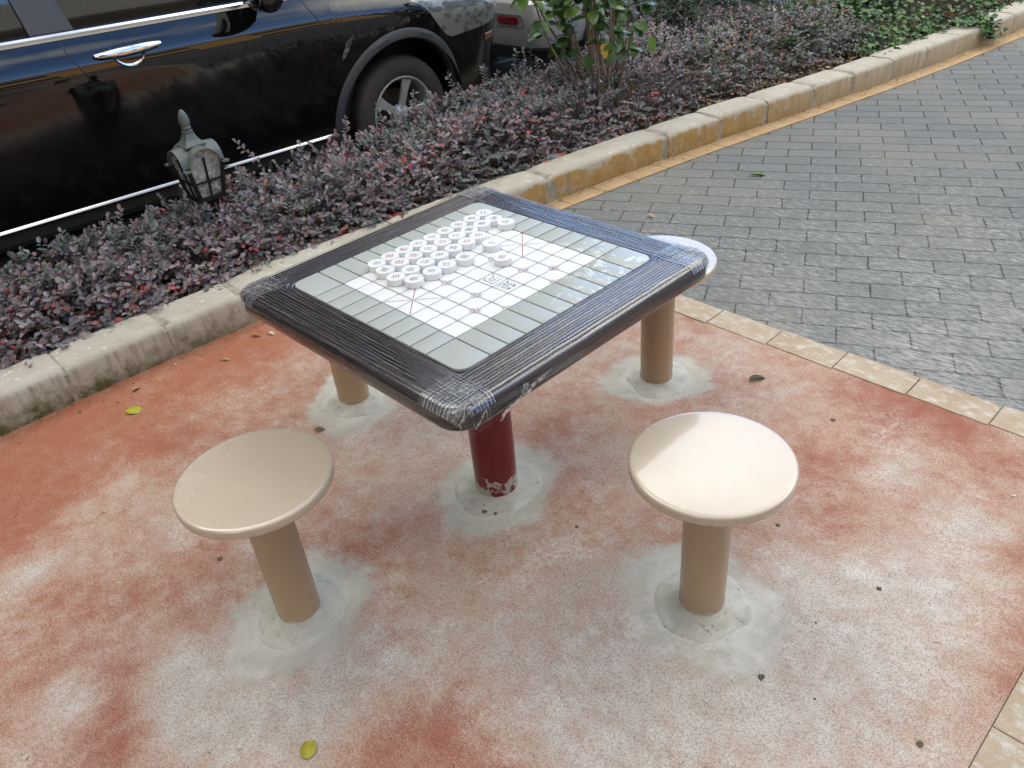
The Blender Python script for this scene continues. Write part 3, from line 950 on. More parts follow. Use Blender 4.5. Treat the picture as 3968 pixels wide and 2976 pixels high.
# ================================================================== stools
def mat_seat():
    t = NT('beige_seat_lacquer')
    p = t.coord()
    c = t.mix(t.rng(t.noise(p, 5, 3), 0.3, 0.7), (0.53, 0.435, 0.34), (0.56, 0.46, 0.36))
    c = t.mix(t.rng(t.noise(p, 14, 6, 0.75), 0.45, 0.80, 0, 0.10), c, (0.66, 0.62, 0.55))
    c = t.mix(t.rng(t.noise(p, 120, 2), 0.72, 0.76, 0, 0.5), c, (0.22, 0.17, 0.12))
    t.set(base=c, rough=t.rng(t.noise(p, 9, 4), 0.3, 0.7, 0.18, 0.30), spec=0.5, coat=1.0, coatr=0.045,
          cnormal=t.bump(t.noise(p, 3.0, 2), 0.10, 0.02))
    return t.m
M_SEAT = mat_seat()
M_SEAT.node_tree.nodes['Principled BSDF'].inputs['Coat IOR'].default_value = 1.55
M_SCREW = plain('dark_screw', (0.03, 0.028, 0.025), 0.4, 0.8)
gs = MB()
gs.lathe([(0.0, 0.4755), (0.10, 0.4755), (0.172, 0.4754), (0.1788, 0.4752), (0.1822, 0.4745), (0.1846, 0.4730), (0.1860, 0.4705), (0.1865, 0.4675), (0.1865, 0.4560), (0.1856, 0.4520), (0.183, 0.4495), (0.177, 0.4485), (0.165, 0.4488), (0.160, 0.452), (0.0, 0.452)], 96)
seat_m = gs.build('seat', M_SEAT, angle=60)
gl = MB(); gl.lathe([(0.0570, -0.02), (0.0570, 0.2), (0.0570, 0.447)], 64); gl.lathe([(0.0, 0.4515), (0.085, 0.4515), (0.085, 0.445), (0.0, 0.445)], 40)
leg_m = gl.build('leg', M_BEIGE_POST)
gc = MB(); gc.lathe([(0.0, 0.0), (0.0022, 0.0008), (0.0034, 0.0026), (0.0036, 0.004)], 12)
scr = gc.build('screw', M_SCREW)
first = True
STOOLS = (('right', 'round beige stool in front of the table on the right, its glossy seat almost white', -2.2),
          ('front', 'round beige stool at the lower left, between the camera and the chess table', -0.35),
          ('back', 'round beige stool partly hidden behind the right corner of the table by the paving', 0.9),
          ('left', 'beige stool hidden under the left side of the table, only its post showing', 2.3))
for nm, lab, sa in STOOLS:
    px, py = POSTS[nm]
    r = empty('stool', (px, py, 0), rnd.uniform(0, 6))
    tag(r, lab, 'stool', 'stools around the chess table')
    if first: a, b, c = seat_m, leg_m, scr
    else: a, b, c = seat_m.copy(), leg_m.copy(), scr.copy()
    for o in (a, b, c):
        if not first: COL.objects.link(o)
        o.parent = r
    sa -= r.rotation_euler.z
    c.location = (0.1868 * cos(sa), 0.1868 * sin(sa), 0.462); c.rotation_euler = (0, -pi / 2, 0)
    c.rotation_euler = Vector((cos(sa), sin(sa), 0)).to_track_quat('-Z', 'Y').to_euler()
    footing(r, 0.057, ord(nm[0]) * 0.37)
    first = False

# ================================================================== chess pieces
def mat_piece():
    t = NT('white_melamine')
    t.set(base=(0.74, 0.75, 0.76), rough=0.36, spec=0.45)
    return t.m
M_PIECE = mat_piece()
gp = MB()
gp.lathe([(0.0, 0.0), (0.0235, 0.0), (0.0246, 0.0012), (0.0248, 0.0162), (0.0240, 0.0177), (0.0228, 0.0182), (0.0212, 0.0181), (0.0204, 0.0175), (0.0, 0.0175)], 56)
piece_mesh_obj = gp.build('chess_piece', M_PIECE, angle=35)
piece_mesh = piece_mesh_obj.data
bpy.data.objects.remove(piece_mesh_obj)
PIECES = [('仕', 0, -0.2200, 0.2574, 50), ('象', 0, -0.2201, 0.2087, 135), ('炮', 1, -0.2190, 0.1570, 225), ('卒', 0, -0.2195, 0.1065, 135), ('兵', 1, -0.2175, 0.0560, 135),
          ('兵', 1, -0.2170, 0.0059, -45), ('傌', 1, -0.2193, -0.0424, 225), ('相', 1, -0.2187, -0.0910, 225), ('卒', 0, -0.2134, -0.1401, -45),
          ('馬', 0, -0.1662, 0.2451, 0), ('車', 0, -0.1673, 0.2000, 135), ('砲', 0, -0.1681, 0.1512, 135), ('士', 1, -0.1664, 0.1034, -45), ('兵', 1, -0.1684, 0.0515, -45),
          ('兵', 1, -0.1667, 0.0007, 135), ('炮', 1, -0.1681, -0.0501, 30), ('相', 1, -0.1664, -0.0983, 225), ('馬', 0, -0.1633, -0.1500, 200),
          ('卒', 0, -0.1186, 0.2477, 135), ('兵', 1, -0.1176, 0.1389, -45), ('车', 1, -0.1146, 0.0934, -45), ('将', 0, -0.1137, 0.0439, 30), ('车', 0, -0.1122, -0.0072, -45),
          ('仕', 0, -0.1103, -0.0567, -60), ('卒', 0, -0.1087, -0.1092, 225), ('车', 1, -0.1076, -0.1582, -45),
          ('士', 1, -0.0511, 0.1258, 100), ('卒', 0, -0.0556, -0.0808, 135), ('马', 1, -0.0534, -0.0320, 225), ('砲', 0, -0.0467, 0.0246, 200), ('帅', 1, 0.0373, 0.0823, 135),
          ('象', 0, -0.0595, -0.1376, 135)]
WHERE = ['last disc of the back row, on the far corner tile', 'back row, beside the disc on the far corner tile', 'back row, third disc from the far corner', 'back row, fourth disc from the far corner',
         'middle of the back row', 'back row, fourth disc from the left end', 'back row, third disc from the left end', 'back row, second disc from the left end', 'left end of the back row',
         'far end of the second row', 'second row, second disc from the far end', 'second row, third disc from the far end', 'second row, fourth disc from the far end', 'middle of the second row',
         'second row, fourth disc from the left end', 'second row, third disc from the left end', 'second row, second disc from the left end', 'left end of the second row',
         'third row, alone past a gap at its far end', 'third row, first disc after the gap', 'third row, second disc after the gap', 'third row, third disc after the gap', 'third row, fourth disc from its left end',
         'third row, third disc from its left end', 'third row, second disc from its left end', 'left end of the third row',
         'alone in front of the third row, beside the far palace lines', 'front row, next to its left end', 'front row, third from its left end', 'right end of the front row',
         'standing alone in the open field, nearest to the river characters', 'left end of the front row, nearest disc to the camera']
M_CHR = {0: M_INK, 1: plain('dark_red_ink', (0.30, 0.045, 0.065), 0.5)}
gcache = {}
for (ch, red, px, py, ang), wh in zip(PIECES, WHERE):
    o = bpy.data.objects.new('chess_piece', piece_mesh); COL.objects.link(o)
    o.location = (px, py, ZT + 0.0001); o.rotation_euler = (0, 0, radians(ang))
    tag(o, 'white disc with %s %s, %s' % ('red' if red else 'black', ch, wh), 'chess piece', 'chess pieces on the board')
    if (ch, red) not in gcache:
        me = glyph_mesh(ch, 0.0255, thin=-0.010)
        me.materials.append(M_CHR[red]); gcache[(ch, red)] = me
    c = bpy.data.objects.new('character', gcache[(ch, red)]); COL.objects.link(c)
    c.parent = o; c.location = (0, 0, 0.0178)

# ================================================================== garden lantern
def build_lamp(x, y, z0):
    L = empty('garden_lamp', (x, y, 0.12))
    tag(L, 'small grey-green garden lantern with pointed finial and glass sides, standing in the purple hedge', 'lamp')
    zb = z0 - 0.12
    M_L = plain('grey_green_powder_coat', (0.110, 0.132, 0.127), 0.42, 0.0, var=0.12, scale=30)
    M_D = plain('black_lamp_frame', (0.008, 0.011, 0.010), 0.5, spec=0.2)
    g = MB()
    Rv, Lr, n = 0.073, 0.099, 40
    def hz(a, b):
        f = lambda q: sqrt(max(0, Rv * Rv - q * q)) if abs(q) < Rv else 0
        return zb + 0.163 + max(f(a), f(b)) * 1.05 - 0.10 * (max(0, abs(a) - Rv * 0.9) + max(0, abs(b) - Rv * 0.9))
    vs, fs = [], []
    for off in (0, -0.005):
        for i in range(n + 1):
            for j in range(n + 1):
                a, b = -Lr + 2 * Lr * i / n, -Lr + 2 * Lr * j / n
                vs.append((a, b, hz(a, b) + off))
    N = (n + 1) ** 2
    for i in range(n):
        for j in range(n):
            k = i * (n + 1) + j
            fs.append((k, k + n + 1, k + n + 2, k + 1)); fs.append((N + k, N + k + 1, N + k + n + 2, N + k + n + 1))
    for i in range(n):
        for (p, q) in ((i, i + 1), ((n) * (n + 1) + i, n * (n + 1) + i + 1), (i * (n + 1), (i + 1) * (n + 1)), (i * (n + 1) + n, (i + 1) * (n + 1) + n)):
            fs.append((p, q, N + q, N + p))
    g.add(vs, fs)
    # eave blocks at the four corners
    for sx in (-1, 1):
        for sy in (-1, 1):
            g.box(min(sx * 0.080, sx * 0.107), max(sx * 0.080, sx * 0.107), min(sy * 0.080, sy * 0.107), max(sy * 0.080, sy * 0.107), zb + 0.152, zb + 0.160)
    roof = g.build('roof', M_L, L, angle=35)
    g = MB()
    def sq(h, z): return [(h, -h, z), (h, h, z), (-h, h, z), (-h, -h, z)]
    g.rings([sq(0.046, zb + 0.236), sq(0.049, zb + 0.237), sq(0.049, zb + 0.243), sq(0.040, zb + 0.250), sq(0.030, zb + 0.262), sq(0.023, zb + 0.278), sq(0.020, zb + 0.292)], True, True)
    g.build('cap', M_L, roof, smooth=False)
    g = MB()
    g.lathe([(0.020, zb + 0.291), (0.024, zb + 0.295), (0.024, zb + 0.301), (0.016, zb + 0.304), (0.021, zb + 0.311), (0.021, zb + 0.317), (0.018, zb + 0.320), (0.0225, zb + 0.330), (0.0235, zb + 0.342), (0.0215, zb + 0.358),
             (0.0165, zb + 0.374), (0.0095, zb + 0.386), (0.004, zb + 0.391), (0.0, zb + 0.392)], 24)
    g.build('finial', M_L, roof, angle=30)
    # tapered frame
    g = MB()
    ht, hb, zt = 0.082, 0.056, zb + 0.163
    def P(u, v, w):   # w 0 bottom..1 top
        h = hb + (ht - hb) * w
        return (u * h, v * h, zb + 0.004 + (zt - zb - 0.004) * w)
    for sx in (-1, 1):
        for sy in (-1, 1):
            a, b = Vector(P(sx, sy, 0)), Vector(P(sx, sy, 1))
            r = 0.0078
            g.rings([[(p.x - r, p.y - r, p.z), (p.x + r, p.y - r, p.z), (p.x + r, p.y + r, p.z), (p.x - r, p.y + r, p.z)] for p in (a, b)])
    for ax in range(4):
        R_ = Matrix.Rotation(ax * pi / 2, 3, 'Z')
        def beam(p, q, w=0.0046, dpt=0.0040):
            p, q = Vector(p), Vector(q)
            d = (q - p).normalized(); s = d.cross(Vector((1, 0, 0.18))).normalized() * w; o_ = Vector((1, 0, 0.18)).normalized() * dpt
            g.rings([[tuple(R_ @ (k + s + o_)), tuple(R_ @ (k - s + o_)), tuple(R_ @ (k - s - o_)), tuple(R_ @ (k + s - o_))] for k in (p, q)])
        top = Vector(P(1, 0, 1)) + Vector((0.004, 0, 0.062))
        beam(P(1, 0, 0), (P(1, 0, 1)[0] + 0.002, 0, zt + 0.030))
        beam(P(1, -1, 0.50), P(1, 1, 0.50))
        beam(P(1, -1, 0.03), P(1, 1, 0.03), 0.005, 0.006)
    g.rings([sq(0.068, zb - 0.006), sq(0.070, zb - 0.003), sq(0.070, zb + 0.004), sq(0.060, zb + 0.007)], True, True)
    g.rings([sq(0.03, zb - 0.03), sq(0.045, zb - 0.006)], True, True)
    g.build('frame', M_D, L, smooth=False)
    # glass
    tg = NT('lamp_glass')
    fr = tg.new('ShaderNodeBsdfTransparent'); mx = tg.new('ShaderNodeMixShader')
    fr.inputs[0].default_value = (0.85, 0.88, 0.87, 1)
    fz = tg.rng(tg.noise(tg.coord(), 40, 4, 0.6), 0.42, 0.62, 0.14, 0.42)
    tg.put(mx.inputs[0], fz); tg.l.new(fr.outputs[0], mx.inputs[1]); tg.l.new(tg.b.outputs[0], mx.inputs[2]); tg.l.new(mx.outputs[0], tg.out.inputs[0])
    tg.set(base=(0.62, 0.65, 0.65), rough=0.15, spec=0.7)
    for ax in range(4):
        R_ = Matrix.Rotation(ax * pi / 2, 3, 'Z')
        g = MB()
        pts = [P(0.985, -0.95, 0.02), P(0.985, 0.95, 0.02), P(0.985, 0.95, 1.0)]
        for i in range(1, 12):
            a = pi * i / 12
            pts.append((ht * 0.985, 0.0715 * cos(a), zt + 0.070 * sin(a)))
        pts.append(P(0.985, -0.95, 1.0))
        g.add([tuple(R_ @ Vector(p)) for p in pts] + [tuple(R_ @ (Vector(p) - Vector((0.002, 0, 0)))) for p in pts], [tuple(range(len(pts))), tuple(range(2 * len(pts) - 1, len(pts) - 1, -1))] + [(i, (i + 1) % len(pts), len(pts) + (i + 1) % len(pts), len(pts) + i) for i in range(len(pts))])
        g.build('glass_pane', tg.m, L, smooth=False)
    g = MB()
    g.lathe([(0.0, zt + 0.060), (0.020, zt + 0.060), (0.030, zt + 0.045), (0.030, zt + 0.036), (0.0, zt + 0.034)], 24)
    g.build('lamp_holder', plain('dark_lamp_holder', (0.05, 0.035, 0.03), 0.5), L)
    g = MB()
    g.lathe([(0.0, zb + 0.075), (0.030, zb + 0.078), (0.052, zb + 0.100), (0.056, zt + 0.010), (0.022, zt + 0.034), (0.0, zt + 0.036)], 24)
    g.build('diffuser', plain('milky_diffuser', (0.85, 0.87, 0.88), 0.35), L)
    g = MB()
    g.lathe([(0.075, 0.0), (0.075, 0.010), (0.03, 0.020), (0.022, 0.035), (0.022, zb - 0.028)], 20)
    g.build('post', M_D, L)
build_lamp(-2.14, 0.245, 0.395)

# ================================================================== foliage
nrng = np.random.default_rng(11)
def unit(a): return a / np.maximum(np.linalg.norm(a, axis=1, keepdims=True), 1e-9)

def leaf_mat(name, rough=0.42, trans=0.12, vein=False, spec=0.5):
    t = NT(name)
    c = t.attr('tint', 'Color')
    n = t.noise(t.coord(), 90, 2)
    c2 = t.mix(t.rng(n, 0.3, 0.7, 0, 0.25), c, (0.02, 0.02, 0.015))
    t.set(base=c2, rough=rough, spec=spec)
    tl = t.new('ShaderNodeBsdfTranslucent'); t.l.new(c2, tl.inputs[0])
    mx = t.new('ShaderNodeMixShader'); mx.inputs[0].default_value = trans
    t.l.new(t.b.outputs[0], mx.inputs[1]); t.l.new(tl.outputs[0], mx.inputs[2]); t.l.new(mx.outputs[0], t.out.inputs[0])
    return t.m

def leaves(name, P, D, Nn, L, W, C, mat, parent=None, fold=0.18, tipw=0.75, big=False):
    """one mesh of many small folded leaves"""
    n = len(P)
    D = unit(D); Sd = unit(np.cross(D, Nn)); Nn = np.cross(Sd, D)
    if big:   # 8 x 2 outline for large leaves
        ts = [0, 0.12, 0.3, 0.52, 0.74, 0.9, 1.0]; ws = [0.0, 0.62, 0.97, 1.0, 0.80, 0.48, 0.0]
    else:
        ts = [0, 0.20, 0.55, 0.86, 1.0]; ws = [0, 0.72, 1.0, 0.66, 0]
    cols = []
    V = []
    for t, w in zip(ts, ws):
        droop = -0.16 * t * t
        mid = P + D * (L * t)[:, None] + Nn * (L * droop)[:, None]
        if w == 0: V.append([mid])
        else:
            up = Nn * (W * w * fold)[:, None]
            V.append([mid + Sd * (W * w * 0.5)[:, None] + up, mid - Sd * (W * w * 0.5)[:, None] + up] if not big else
                     [mid + Sd * (W * w * 0.5)[:, None] + up, mid, mid - Sd * (W * w * 0.5)[:, None] + up])
    flat = [a for grp in V for a in grp]
    nv = len(flat)
    co = np.stack(flat, axis=1).reshape(-1, 3)
    if big:
        idx = []; k = 0
        st = []
        for grp in V: st.append(k); k += len(grp)
        F = []
        for a in range(len(V) - 1):
            A, B = st[a], st[a + 1]
            if len(V[a]) == 1: F += [(A, B, B + 1), (A, B + 1, B + 2)]
            elif len(V[a + 1]) == 1: F += [(A, B, A + 1), (A + 1, B, A + 2)]
            else: F += [(A, B, B + 1, A + 1), (A + 1, B + 1, B + 2, A + 2)]
    else:
        F = [(0, 1, 3, 5, 7), (0, 7, 6, 4, 2)]
    me = bpy.data.meshes.new(name)
    sizes = np.array([len(f) for f in F]); fl = np.concatenate([np.array(f) for f in F])
    loops = (fl[None, :] + (np.arange(n) * nv)[:, None]).ravel()
    tot = np.tile(sizes, n); start = np.concatenate([[0], np.cumsum(tot)[:-1]])
    me.vertices.add(n * nv); me.vertices.foreach_set('co', co.astype(np.float32).ravel())
    me.loops.add(len(loops)); me.loops.foreach_set('vertex_index', loops.astype(np.int32))
    me.polygons.add(len(tot)); me.polygons.foreach_set('loop_start', start.astype(np.int32)); me.polygons.foreach_set('loop_total', tot.astype(np.int32))
    me.update(calc_edges=True)
    at = me.attributes.new('tint', 'FLOAT_COLOR', 'POINT')
    at.data.foreach_set('color', np.repeat(np.c_[C, np.ones(n)], nv, axis=0).astype(np.float32).ravel())
    me.materials.append(mat)
    me.shade_smooth()
    o = bpy.data.objects.new(name, me); COL.objects.link(o); o.parent = parent
    return o

def shoots(base, d, L, per, rngs, ll, lw, spread=0.9, flat=0.85):
    """leaf positions set alternately along shoots"""
    n = len(base)
    P, D, Nn = [], [], []
    pn = unit(np.array([0.25, -0.12, 1.0]) * flat + d * 0.4 + rngs.normal(size=(n, 3)) * 0.22)
    side = unit(np.cross(d, pn))
    for k in range(per):
        t = (k + 0.7) / per
        p = base + d * (L * t)[:, None] + np.array([0, 0, -1.0]) * (0.10 * L * t * t)[:, None]
        s = side * (1 if k % 2 else -1)
        dd = unit(s * spread + d * 0.6 + rngs.normal(size=(n, 3)) * 0.16)
        if k == per - 1: dd = unit(d + rngs.normal(size=(n, 3)) * 0.2)
        up = unit(pn + rngs.normal(size=(n, 3)) * 0.16)
        P.append(p); D.append(dd); Nn.append(up)
    return np.concatenate(P), np.concatenate(D), np.concatenate(Nn)

# ---- purple hedge
def sst(t): t = min(1, max(0, t)); return t * t * (3 - 2 * t)
def hedge_front(y): return Ks(y) - 0.235 - 0.12 * min(1, max(0, (y - 1.6) / 1.5))
def hedge_h(x, y):
    xf, xb = hedge_front(y), -2.46
    top = 0.285 + 0.03 * min(1, max(0, (y + 0.6) / 1.4)) + 0.05 * sst((y - 1.1) / 0.5) + 0.05 * min(1, max(0, (y - 2) / 2))
    t = (xf - x) / 0.24
    e = 1 - (1 - min(1, max(0, t))) ** 2.4
    b = min(1, max(0, (x - xb) / 0.10))
    end = min(1, max(0, (5.35 - y) / 0.5))
    return 0.15 + (top - 0.15) * e * (0.72 + 0.28 * b) * end + (0.05 * noise.noise(Vector((x * 4, y * 3.1, 0))) + 0.035 * noise.noise(Vector((x * 11, y * 9, 2)))) * e
hedge = empty('hedge', (-2.1, 1.5, 0.1))
tag(hedge, 'low clipped hedge of small purple-grey leaves between the kerb and the parked cars', 'hedge')
NS = 5600
ys_ = np.where(nrng.random(NS) < 0.72, nrng.uniform(-1.7, 2.6, NS), nrng.uniform(2.6, 5.3, NS))
xs_ = np.array([hedge_front(y) + 0.01 - (hedge_front(y) + 2.47) * (u ** 1.25) for y, u in zip(ys_, nrng.random(NS))])
hh = np.array([hedge_h(x, y) for x, y in zip(xs_, ys_)])
dep = np.abs(nrng.normal(0, 0.045, NS))
zz = np.maximum(0.13, hh - dep - 0.035)
front = np.clip(1 - (np.array([hedge_front(y) for y in ys_]) - xs_) / 0.22, 0, 1)
base = np.c_[xs_, ys_, zz]
dirs = unit(np.c_[front * 0.9 + nrng.normal(0, 0.42, NS), nrng.normal(0, 0.42, NS), 0.75 - 0.5 * front + nrng.normal(0, 0.22, NS)])
Ls = nrng.uniform(0.05, 0.115, NS)
keep_ = ~((front > 0.45) & (nrng.random(NS) < 0.42)); base, dirs, Ls = base[keep_], dirs[keep_], Ls[keep_]; NS = int(keep_.sum())
P1, D1, N1 = shoots(base, dirs, Ls, 8, nrng, 0, 0)
# long stray shoots over the top
STRAY = [(-2.36, 0.66, 0.36, -0.05, -0.32, 0.55, 0.20), (-2.25, 1.35, 0.40, 0, -0.1, 1, 0.11), (-2.32, 1.95, 0.42, 0.1, -0.35, 0.9, 0.14), (-2.30, 2.58, 0.44, -0.1, 0.1, 1, 0.20),
         (-2.25, 2.48, 0.44, 0.1, -0.2, 1, 0.15), (-2.28, 2.42, 0.44, -0.2, 0.3, 1, 0.12), (-2.3, -0.35, 0.31, 0, -0.15, 1, 0.10), (-2.3, 0.12, 0.33, 0, -0.3, 0.9, 0.09), (-2.35, -0.15, 0.30, -0.1, 0.1, 1, 0.08),
         (-2.3, 1.15, 0.40, 0, 0.1, 1, 0.09), (-2.28, 1.6, 0.42, 0, 0.2, 1, 0.10), (-2.2, 0.45, 0.36, 0, 0.2, 1, 0.08), (-2.34, 0.32, 0.33, 0, 0.1, 1, 0.07), (-2.33, 2.2, 0.42, -0.2, 0.2, 0.8, 0.10)]
st_b, st_d, st_L = [], [], []
for x, y, z, a, b, c, L in STRAY:
    st_b.append((x, y, z)); st_d.append((a, b, c)); st_L.append(L)
for k in range(260):
    y = nrng.uniform(-1.5, 5); x = nrng.uniform(-2.46, hedge_front(y) - 0.1)
    st_b.append((x, y, hedge_h(x, y) - 0.02)); st_d.append((nrng.normal(0, .3), nrng.normal(0, .35), 1)); st_L.append(nrng.uniform(0.06, 0.13))
sb = np.array(st_b, float); sdv = unit(np.array(st_d, float)); sL = np.array(st_L)
P2, D2, N2 = shoots(sb, sdv, sL, 11, nrng, 0, 0)
# lower, sparser leaves
NL = 1900
yl = nrng.uniform(-1.7, 5.3, NL)
xl = np.array([hedge_front(y) - abs(nrng.normal(0, 0.12)) for y in yl])
zl = nrng.uniform(0.12, 0.30, NL)
zl = np.minimum(zl, np.array([max(0.13, hedge_h(x, y) - 0.03) for x, y in zip(xl, yl)]))
P3, D3, N3 = shoots(np.c_[xl, yl, zl], unit(np.c_[np.abs(nrng.normal(0.6, 0.4, NL)), nrng.normal(0, 0.5, NL), nrng.normal(0.25, 0.3, NL)]), nrng.uniform(0.04, 0.09, NL), 4, nrng, 0, 0)
Pa, Da, Na = np.concatenate([P1, P2, P3]), np.concatenate([D1, D2, D3]), np.concatenate([N1, N2, N3])
n = len(Pa)
pal = np.array([(0.215, 0.170, 0.195), (0.185, 0.175, 0.195), (0.145, 0.175, 0.170), (0.235, 0.165, 0.170), (0.095, 0.115, 0.095), (0.26, 0.15, 0.145), (0.11, 0.15, 0.065), (0.42, 0.055, 0.055), (0.36, 0.14, 0.07)])
prob = np.array([0.29, 0.22, 0.17, 0.14, 0.10, 0.04, 0.02, 0.012, 0.008])
reg = np.array([noise.noise(Vector((p[0] * 3.0, p[1] * 2.2, 4.0))) for p in Pa[:, :]])
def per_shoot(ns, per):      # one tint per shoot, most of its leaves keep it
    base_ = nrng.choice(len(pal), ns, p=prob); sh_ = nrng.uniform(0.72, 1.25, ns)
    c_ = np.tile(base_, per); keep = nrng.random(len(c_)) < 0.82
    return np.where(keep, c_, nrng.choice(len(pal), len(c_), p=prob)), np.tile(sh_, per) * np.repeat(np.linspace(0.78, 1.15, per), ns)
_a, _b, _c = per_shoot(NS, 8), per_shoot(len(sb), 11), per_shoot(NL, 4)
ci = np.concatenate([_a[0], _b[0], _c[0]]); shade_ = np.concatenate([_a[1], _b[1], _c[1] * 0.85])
ci = np.where((reg > 0.25) & (nrng.random(n) < 0.05), 7, ci)
ci = np.where((reg > 0.12) & (nrng.random(n) < 0.25), 3, ci)
ci = np.where((reg < -0.25) & (nrng.random(n) < 0.35), 2, ci)
fr_ = (Pa[:, 1] > 3.4) & (Pa[:, 0] > -2.0) & (nrng.random(n) < 0.22)
ci = np.where(fr_, 6, ci)
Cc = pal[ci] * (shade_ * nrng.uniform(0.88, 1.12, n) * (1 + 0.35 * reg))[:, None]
Ll = nrng.uniform(0.017, 0.034, n); Wl = Ll * nrng.uniform(0.58, 0.76, n)
M_HLEAF = leaf_mat('purple_hedge_leaf', 0.40, 0.10, spec=0.55)
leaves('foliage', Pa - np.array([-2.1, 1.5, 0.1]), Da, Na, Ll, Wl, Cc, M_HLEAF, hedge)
g = MB()
M_TWIG = plain('hedge_twig', (0.15, 0.115, 0.085), 0.8, var=0.3, scale=40)
for k in range(330):
    y = rnd.uniform(-1.7, 5.2); xf = hedge_front(y); x = xf - abs(rnd.gauss(0, 0.14)) - 0.02
    if k > 260: x = rnd.uniform(-2.42, xf - 0.1)
    p = Vector((x, y, 0.10)); d = Vector((rnd.gauss(0.15, 0.35), rnd.gauss(0, 0.4), 1)).normalized()
    pts = [p]
    hmax = hedge_h(x, y) + 0.0
    for q in range(6):
        p = p + d * 0.05; d = (d + Vector((rnd.gauss(0, .2), rnd.gauss(0, .2), rnd.gauss(0, .1)))).normalized()
        if p.z > hmax: break
        pts.append(p)
    if len(pts) < 3: continue
    g.tube([q - Vector((-2.1, 1.5, 0.1)) for q in pts], [0.0035 - 0.0005 * i for i in range(len(pts))], 5, False)
for b, d_, L in zip(sb, sdv, sL):
    a = Vector(b) - Vector((-2.1, 1.5, 0.1)); dv = Vector(d_)
    g.tube([a + dv * L * t + Vector((0, 0, -0.10 * L * t * t)) for t in (0, .33, .66, 1)], [0.0014, 0.0012, 0.001, 0.0007], 4, False)
tag(g.build('twigs', M_TWIG, hedge, angle=None, recalc=False), kind='stuff')

# ---- leaf litter under the hedge
nl = 2600
yl = nrng.uniform(-1.5, 7.0, nl)
xl = np.array([hedge_front(y) + nrng.uniform(-0.25, 0.04 + 0.12 * min(1, max(0, (y - 1.6) / 1.5))) for y in yl])
pl_ = np.c_[xl, yl, nrng.uniform(0.125, 0.155, nl)]
cl = np.array([(0.20, 0.10, 0.05), (0.13, 0.065, 0.035), (0.30, 0.17, 0.08), (0.09, 0.05, 0.035), (0.40, 0.27, 0.10)])[nrng.choice(5, nl, p=[.35, .3, .17, .15, .03])]
lit = leaves('leaf_litter', pl_, np.c_[nrng.normal(size=(nl, 2)), nrng.normal(0, .2, nl)], np.c_[nrng.normal(0, .4, (nl, 2)), np.ones(nl)], nrng.uniform(0.02, 0.05, nl), nrng.uniform(0.012, 0.026, nl), cl, leaf_mat('dry_leaf', 0.75, 0.05), None)
tag(lit, 'brown dry leaf litter lying on the soil behind the kerb', 'leaf litter', kind='stuff')

# ---- green creeping ground cover beyond the hedge, spilling over the kerb
ni = 7600
yl = 4.75 + 5.5 * nrng.random(ni) ** 1.2
xl = np.array([Ks(y) - 0.13 - (Ks(y) + 2.3) * u ** 1.1 for y, u in zip(yl, nrng.random(ni))])
zl = np.array([0.15 + (0.20 + 0.10 * noise.noise(Vector((x * 2, y * 2, 1)))) * min(1, max(0.05, (Ks(y) - 0.14 - x) / 0.35)) * min(1, max(0.3, (y - 4.6) / 0.6)) for x, y in zip(xl, yl)]) - np.abs(nrng.normal(0, 0.035, ni))
nj = 260   # the tuft hanging over the kerb
yj = nrng.normal(5.92, 0.07, nj); tj = nrng.random(nj)
xj = np.array([Ks(y) for y in yj]) - 0.2 + tj * 0.27; zj = np.where(tj < 0.65, 0.165, 0.165 - (tj - 0.65) * 0.33) + nrng.uniform(0, 0.03, nj)
Pi = np.r_[np.c_[xl, yl, zl], np.c_[xj, yj, zj]]
nt_ = len(Pi)
Di = np.c_[nrng.normal(0.4, 1, nt_), nrng.normal(0, 1, nt_), nrng.normal(0, .35, nt_)]
Ni = np.c_[nrng.normal(0.15, .4, nt_), nrng.normal(-0.1, .4, nt_), np.ones(nt_)]
Ci = np.array([(0.060, 0.150, 0.040), (0.085, 0.20, 0.045), (0.035, 0.090, 0.032), (0.17, 0.27, 0.055), (0.045, 0.12, 0.055)])[nrng.choice(5, nt_, p=[.3, .25, .25, .08, .12])] * nrng.uniform(.8, 1.2, nt_)[:, None]
ivy = leaves('ground_cover', Pi, Di, Ni, nrng.uniform(0.028, 0.052, nt_), nrng.uniform(0.024, 0.042, nt_), Ci, leaf_mat('creeper_leaf', 0.4, 0.15))
tag(ivy, 'green creeping ground cover spilling over the kerb beyond the purple hedge', 'ground cover', kind='stuff')

